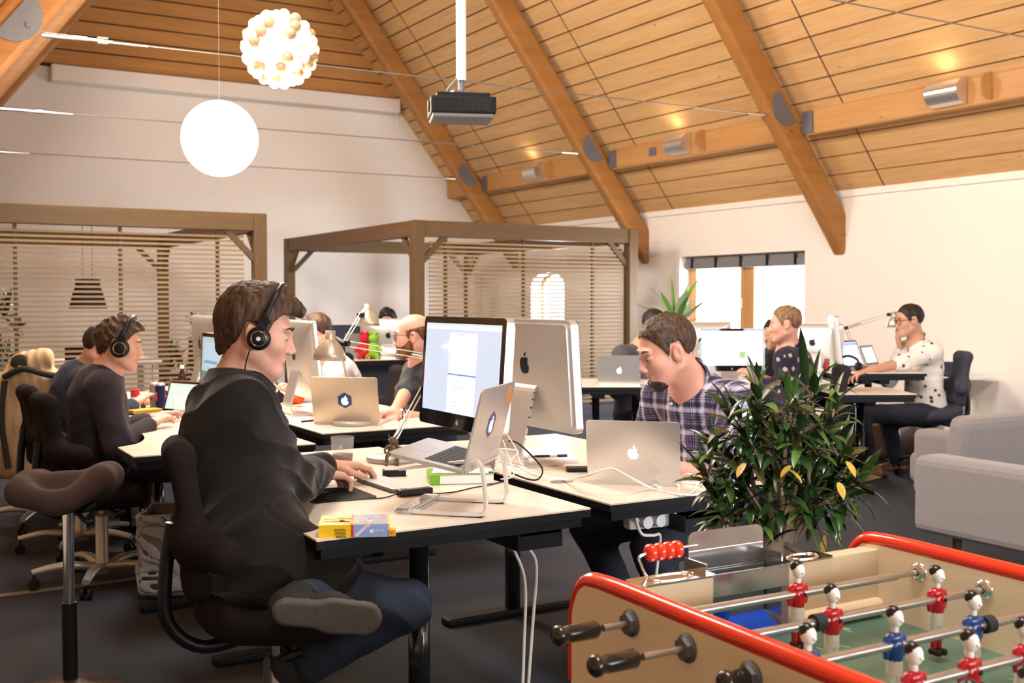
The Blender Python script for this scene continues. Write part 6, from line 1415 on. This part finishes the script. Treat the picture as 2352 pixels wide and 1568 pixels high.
def glasses(t, h, s, hl):
    q = lambda x, y, z: Vector(h(x, y, z)); m = MB()
    for sg in (-1, 1):
        m.tube([q(.099, sg*(.012), .016), q(.099, sg*.010, -.006), q(.096, sg*.024, -.016), q(.090, sg*.046, -.012), q(.088, sg*.052, .004), q(.090, sg*.050, .016)], .0022, 6, sub=3, closed=True)
        m.tube([q(.088, sg*.052, .012), q(.06, sg*.072, .014), q(.0, sg*.082, .012), q(-.012, sg*.082, .0)], .0026, 6, sub=3)
    m.tube([q(.099, -.012, .012), q(.103, 0, .014), q(.099, .012, .012)], .0022, 6); f = m.build('glasses', M_black, t, world=True)
    m = MB()
    for sg in (-1, 1): m.sphere(q(.094, sg*.031, .001), .019, 12, (.05, 1, .85), Matrix(((1, 0, 0), (0, 1, 0), (0, 0, 1))))
    return f

J_blk = cloth('black_brown_wool', (.0065, .0045, .0038)); J_blk.node_tree.nodes['Principled BSDF'].inputs['Sheen Weight'].default_value = .16; J_plaid = cloth('plaid_cotton', (.1, .1, .15), 'plaid'); J_navy = cloth('dark_plum_knit', (.028, .020, .030)); J_nv2 = cloth('navy_knit', (.022, .028, .055)); J_lil = cloth('pale_lilac_cotton', (.50, .46, .54)); J_char = cloth('charcoal_knit', (.035, .036, .040))
J_wht = cloth('white_printed_cotton', (.72, .68, .63), 'dots', c2=(.05, .05, .06), sc=15); J_nvf = cloth('navy_flower_cotton', (.018, .016, .035), 'dots', c2=(.42, .32, .26), sc=13); J_gry = cloth('grey_knit', (.07, .065, .075)); J_den = mat('blue_denim', (.020, .031, .055), .85, var=.45, scale=220, bump=.35); J_dkd = mat('dark_denim', (.014, .017, .030), .85, var=.35, scale=220, bump=.3)
J_den2 = mat('bright_denim', (.03, .075, .19), .85, var=.3, scale=200); J_coll = cloth('navy_shirt_collar', (.035, .032, .06)); M_shoeb = mat('brown_shoe_leather', (.20, .065, .025), .4, var=.3, scale=20); M_shoek = mat('black_suede', (.016, .015, .015), .8, var=.3, scale=80); M_soleg = mat('worn_grey_sole', (.085, .08, .072), .75, var=.3, scale=90)

# person 1: black blazer
pr_ = person('person in a black blazer and jeans typing at the near desk', (.936, 3.07, .655), PD(552, 882, 3.24), PD(592, 764, 3.22), -14, -24, -13, 1.06,
       wr=(1.27, 3.40, .825), wl=(1.375, 3.585, .82), dr=(.75, .42, -.16), dl=(.85, .1, -.06), er=(.1, -.25, -1), el=(0, .3, -1), arm=1.13,
       kr=(1.34, 2.87, .505), kl=(1.27, 3.14, .47), ar=(1.05, 3.03, .31), al=(.955, 2.725, .605), tr=(-.2, .1, -.9), tl_=(.93, -.34, -.14),
       top=J_blk, top_kind='jacket', legm=J_den, skinm=M_skinA, hairm_=H_brown, hair='quiff', res=.004, shoem=(M_shoek, M_soleg), collar=J_blk)
t1, h1, hf1, hl1, hu1 = pr_[:5]
headphones('black on-ear headphones worn by the person in the black blazer', h1, 1.06, hf1, hl1, hu1)
m = MB(); q = [Vector(h1(.0, -.096, -.042)), Vector(h1(-.004, -.085, -.09)), Vector(h1(.005, -.075, -.15)), Vector(h1(.02, -.06, -.20))]; o_ = q[0].copy(); m.tube([p-o_ for p in q], .0018, 6, sub=5); w_ = m.build('headphone_cord', M_black); w_.location = o_; tag(w_, 'thin black cord hanging from the blazer person\'s headphones to the collar', 'cable')
# person 2: plaid shirt
pr_ = person('person in a blue plaid shirt with a goatee looking down behind the silver laptop', (2.86, 3.27, .58), PD(1592, 888, 4.18), PD(1530, 806, 4.05), 188, 166, -20, 1.10,
       wr=(2.56, 3.36, .80), wl=(2.47, 3.16, .80), er=(.2, .5, -1), el=(.2, -.6, -.6), kr=(2.44, 3.52, .50), kl=(2.42, 3.10, .50), ar=(2.62, 3.46, .09), al=(2.58, 3.08, .09),
       top=J_plaid, legm=J_dkd, skinm=M_skinB, hairm_=H_fuzz, hair='crop', beard='goatee', beardm=H_dark, res=.004, bare=True, belly=.02, arm=1.03)
t2_, h2, hf2 = pr_[:3]
P2_, N2_ = np.array((2.86, 3.27, .58)), np.array(PD(1592, 888, 4.18)); f_2 = np.array([math.cos(R(188)), math.sin(R(188)), 0]); 
for k in range(4):
    c_ = P2_+(N2_-P2_)*(.88-.2*k)+f_2*(.150 if k else .135); m = MB(); m.cyl(Vector(c_), Vector(c_+f_2*.012), .0062, 12); m.build('shirt_button', mat('cream_button', (.75, .65, .42), .3), t2_, world=True)
m = MB(); m.prism([(-.035, 0), (.035, 0), (0, -.06)], -.002, .002, frame(Vector(N2_+f_2*.078-np.array([0, 0, .005])), (-f_2[1], f_2[0], 0), (0, 0, 1))); m.build('undershirt', M_white, t2_, world=True)
# person 3: dark cardigan
pr_ = person('person in a dark plum cardigan with large black headphones typing on the left', (.985, 5.74, .62), PD(240, 862, 5.42), PD(277, 792, 5.40), -6, -22, -10, 1.02,
       wr=PD(348, 974, 5.48), wl=PD(345, 962, 5.8), er=(-.3, -.4, -1), top=J_navy, top_kind='sweater', legm=M_fabK, skinm=M_skinA, hairm_=H_brown, hair='curly', res=.0062, arm=1.0)
headphones('large black over-ear headphones on the person in the dark cardigan', pr_[1], 1.0, *pr_[2:5], big=1.35, emblem=False)
# person 4: navy sweater
person('person in a navy sweater bent forward behind the cardigan person', PD(165, 1010, 6.25), PD(196, 850, 6.25), PD(232, 800, 6.2), 0, -10, -25, 1.02, wr=PD(312, 926, 6.35), wl=PD(330, 925, 6.6), top=J_nv2, top_kind='sweater', legm=M_fabK, skinm=M_skinA, hairm_=H_dark, hair='crop', res=.008)
# person 5: lilac shirt
person('person in a pale lilac shirt leaning over behind the all in one computer', PD(800, 960, 7.5), PD(762, 835, 7.45), PD(727, 764, 7.4), 168, 142, -24, 1.05, wr=PD(700, 905, 7.1), wl=PD(690, 900, 6.9), top=J_lil, legm=J_dkd, skinm=M_skinA, hairm_=H_brown, hair='short', res=.0064)
# person 6: bald with beard
pr_ = person('bald bearded person with dark glasses and a charcoal pullover', PD(992, 1000, 6.55), PD(972, 838, 6.5), PD(948, 772, 6.4), 172, 152, -6, 1.08, wr=PD(905, 948, 6.0), wl=PD(915, 952, 6.0), er=(0, .3, -1), el=(.3, -.4, -1), top=J_char, top_kind='sweater', collar=J_nv2, legm=J_dkd, skinm=M_skinB, hairm_=H_ging, hair='ring', beard='full', beardm=H_ging, res=.006, bare=True)
glasses(pr_[0], pr_[1], 1.0, pr_[3])
m = MB(); w_ = Vector(PD(912, 951, 6.0)); e_ = Vector(pr_[5][1]); d_ = (e_-Vector(pr_[6][1])).normalized(); m.lathe([(.031, -.012), (.034, -.012), (.034, .012), (.031, .012)], Vector(pr_[6][1])+d_*.02, 20, axis=d_); m.build('watch', M_chrome, pr_[0], world=True)
# person 7: far
person('far dark haired person mostly hidden by a silver computer', PD(893, 880, 11.9), PD(891, 785, 11.85), PD(890, 738, 11.8), -120, -120, -12, 1.05, top=J_char, legm=J_dkd, skinm=M_skinC, hairm_=H_blk, hair='curly', res=.010)
# person 8: grey sweater behind the plaid shirt
pr_ = person('person in a grey sweater with headphones behind the plaid shirt person', PD(1455, 945, 9.15), PD(1468, 800, 9.05), PD(1502, 748, 8.95), -80, -60, -30, 1.05, wr=PD(1430, 880, 8.7), wl=PD(1500, 882, 8.7), top=J_gry, top_kind='sweater', legm=J_dkd, skinm=M_skinC, hairm_=H_dark, hair='short', res=.009)
headphones('black headphones on the grey sweater person behind the plaid shirt', pr_[1], 1.0, *pr_[2:5], big=1.2, emblem=False)
# person 9: navy flower shirt
person('person with sandy hair and a navy shirt with pale flowers, back to the camera', PD(1822, 960, 7.8), PD(1812, 805, 7.75), PD(1803, 745, 7.7), 122, 140, -4, 1.08, wr=PD(1765, 872, 7.9), wl=PD(1740, 872, 7.7), top=J_nvf, legm=J_dkd, skinm=M_skinB, hairm_=H_blond, hair='crop', res=.0075)
# person 10
person('dark haired person partly hidden behind the navy flower shirt', PD(1778, 960, 9.3), PD(1778, 822, 9.3), PD(1776, 768, 9.25), 200, 190, -8, 1.02, wr=PD(1768, 800, 9.0), dr=(0, 0, 1), top=J_char, legm=J_dkd, skinm=M_skinC, hairm_=H_blk, hair='short', res=.010)
# person 11: white printed shirt
pr_ = person('person in a white shirt with small dark prints, hand at the chin', PD(2126, 940, 8.8), PD(2108, 792, 8.85), PD(2088, 736, 8.8), 160, 154, -8, 1.08, wr=PD(2068, 800, 8.95), dr=(-.2, .1, .9), hand_up_r=(-.8, .5, 0), wl=PD(1992, 852, 8.45), er=(-.2, .1, -1), el=(.2, -.2, -1),
       kr=PD(2040, 968, 8.95), kl=PD(1972, 950, 8.45), ar=PD(2062, 1064, 9.05), al=PD(2006, 1076, 8.5), top=J_wht, legm=J_dkd, skinm=M_skinC, hairm_=H_dark, hair='crop', res=.0064, shoem=(M_shoeb, M_rubber), bare=11)
glasses(pr_[0], pr_[1], 1.0, pr_[3])

# ------------------------------------------------------------------ shared groups of like things
GR = {'office_chair': 'office chairs at the desks', 'sit_stand_desk': 'sit-stand desks', 'desk_lamp': 'spring arm desk lamps', 'laptop': 'laptops on the desks', 'desktop_monitor': 'desktop monitors', 'all_in_one_computer': 'all in one computers', 'person': 'people working at the desks',
      'headphones': 'headphones worn by people', 'roof_rafter': 'glulam roof rafters', 'tie_cable': 'steel tie cables', 'purlin': 'purlin lengths on the right slope', 'purlin_uplight': 'uplights on the purlin', 'slatted_pergola': 'slatted pergola rooms', 'meeting_chair': 'chairs round the white meeting table',
      'cable_tray': 'cable trays under the desks', 'power_cable': 'loose cables on the desks', 'waste_bin': 'waste bins', 'sofa': 'grey beige sofas', 'drink_can': 'drink cans on the left desk', 'water_glass': 'water glasses', 'plush_toy': 'plush toys on the far desk', 'small_box': 'small boxes on the raised desk',
      'pergola_plant': 'plants inside the left pergola', 'bare_tree': 'bare trees outside the window', 'desk_headphones': 'headphones lying on desks', 'paper_sheet': 'loose sheets of paper', 'pen': 'pens lying about'}
for o in bpy.data.objects:
    if o.parent is None and 'label' in o:
        k = o.name.split('.')[0]
        if k in GR and 'group' not in o: o['group'] = GR[k]
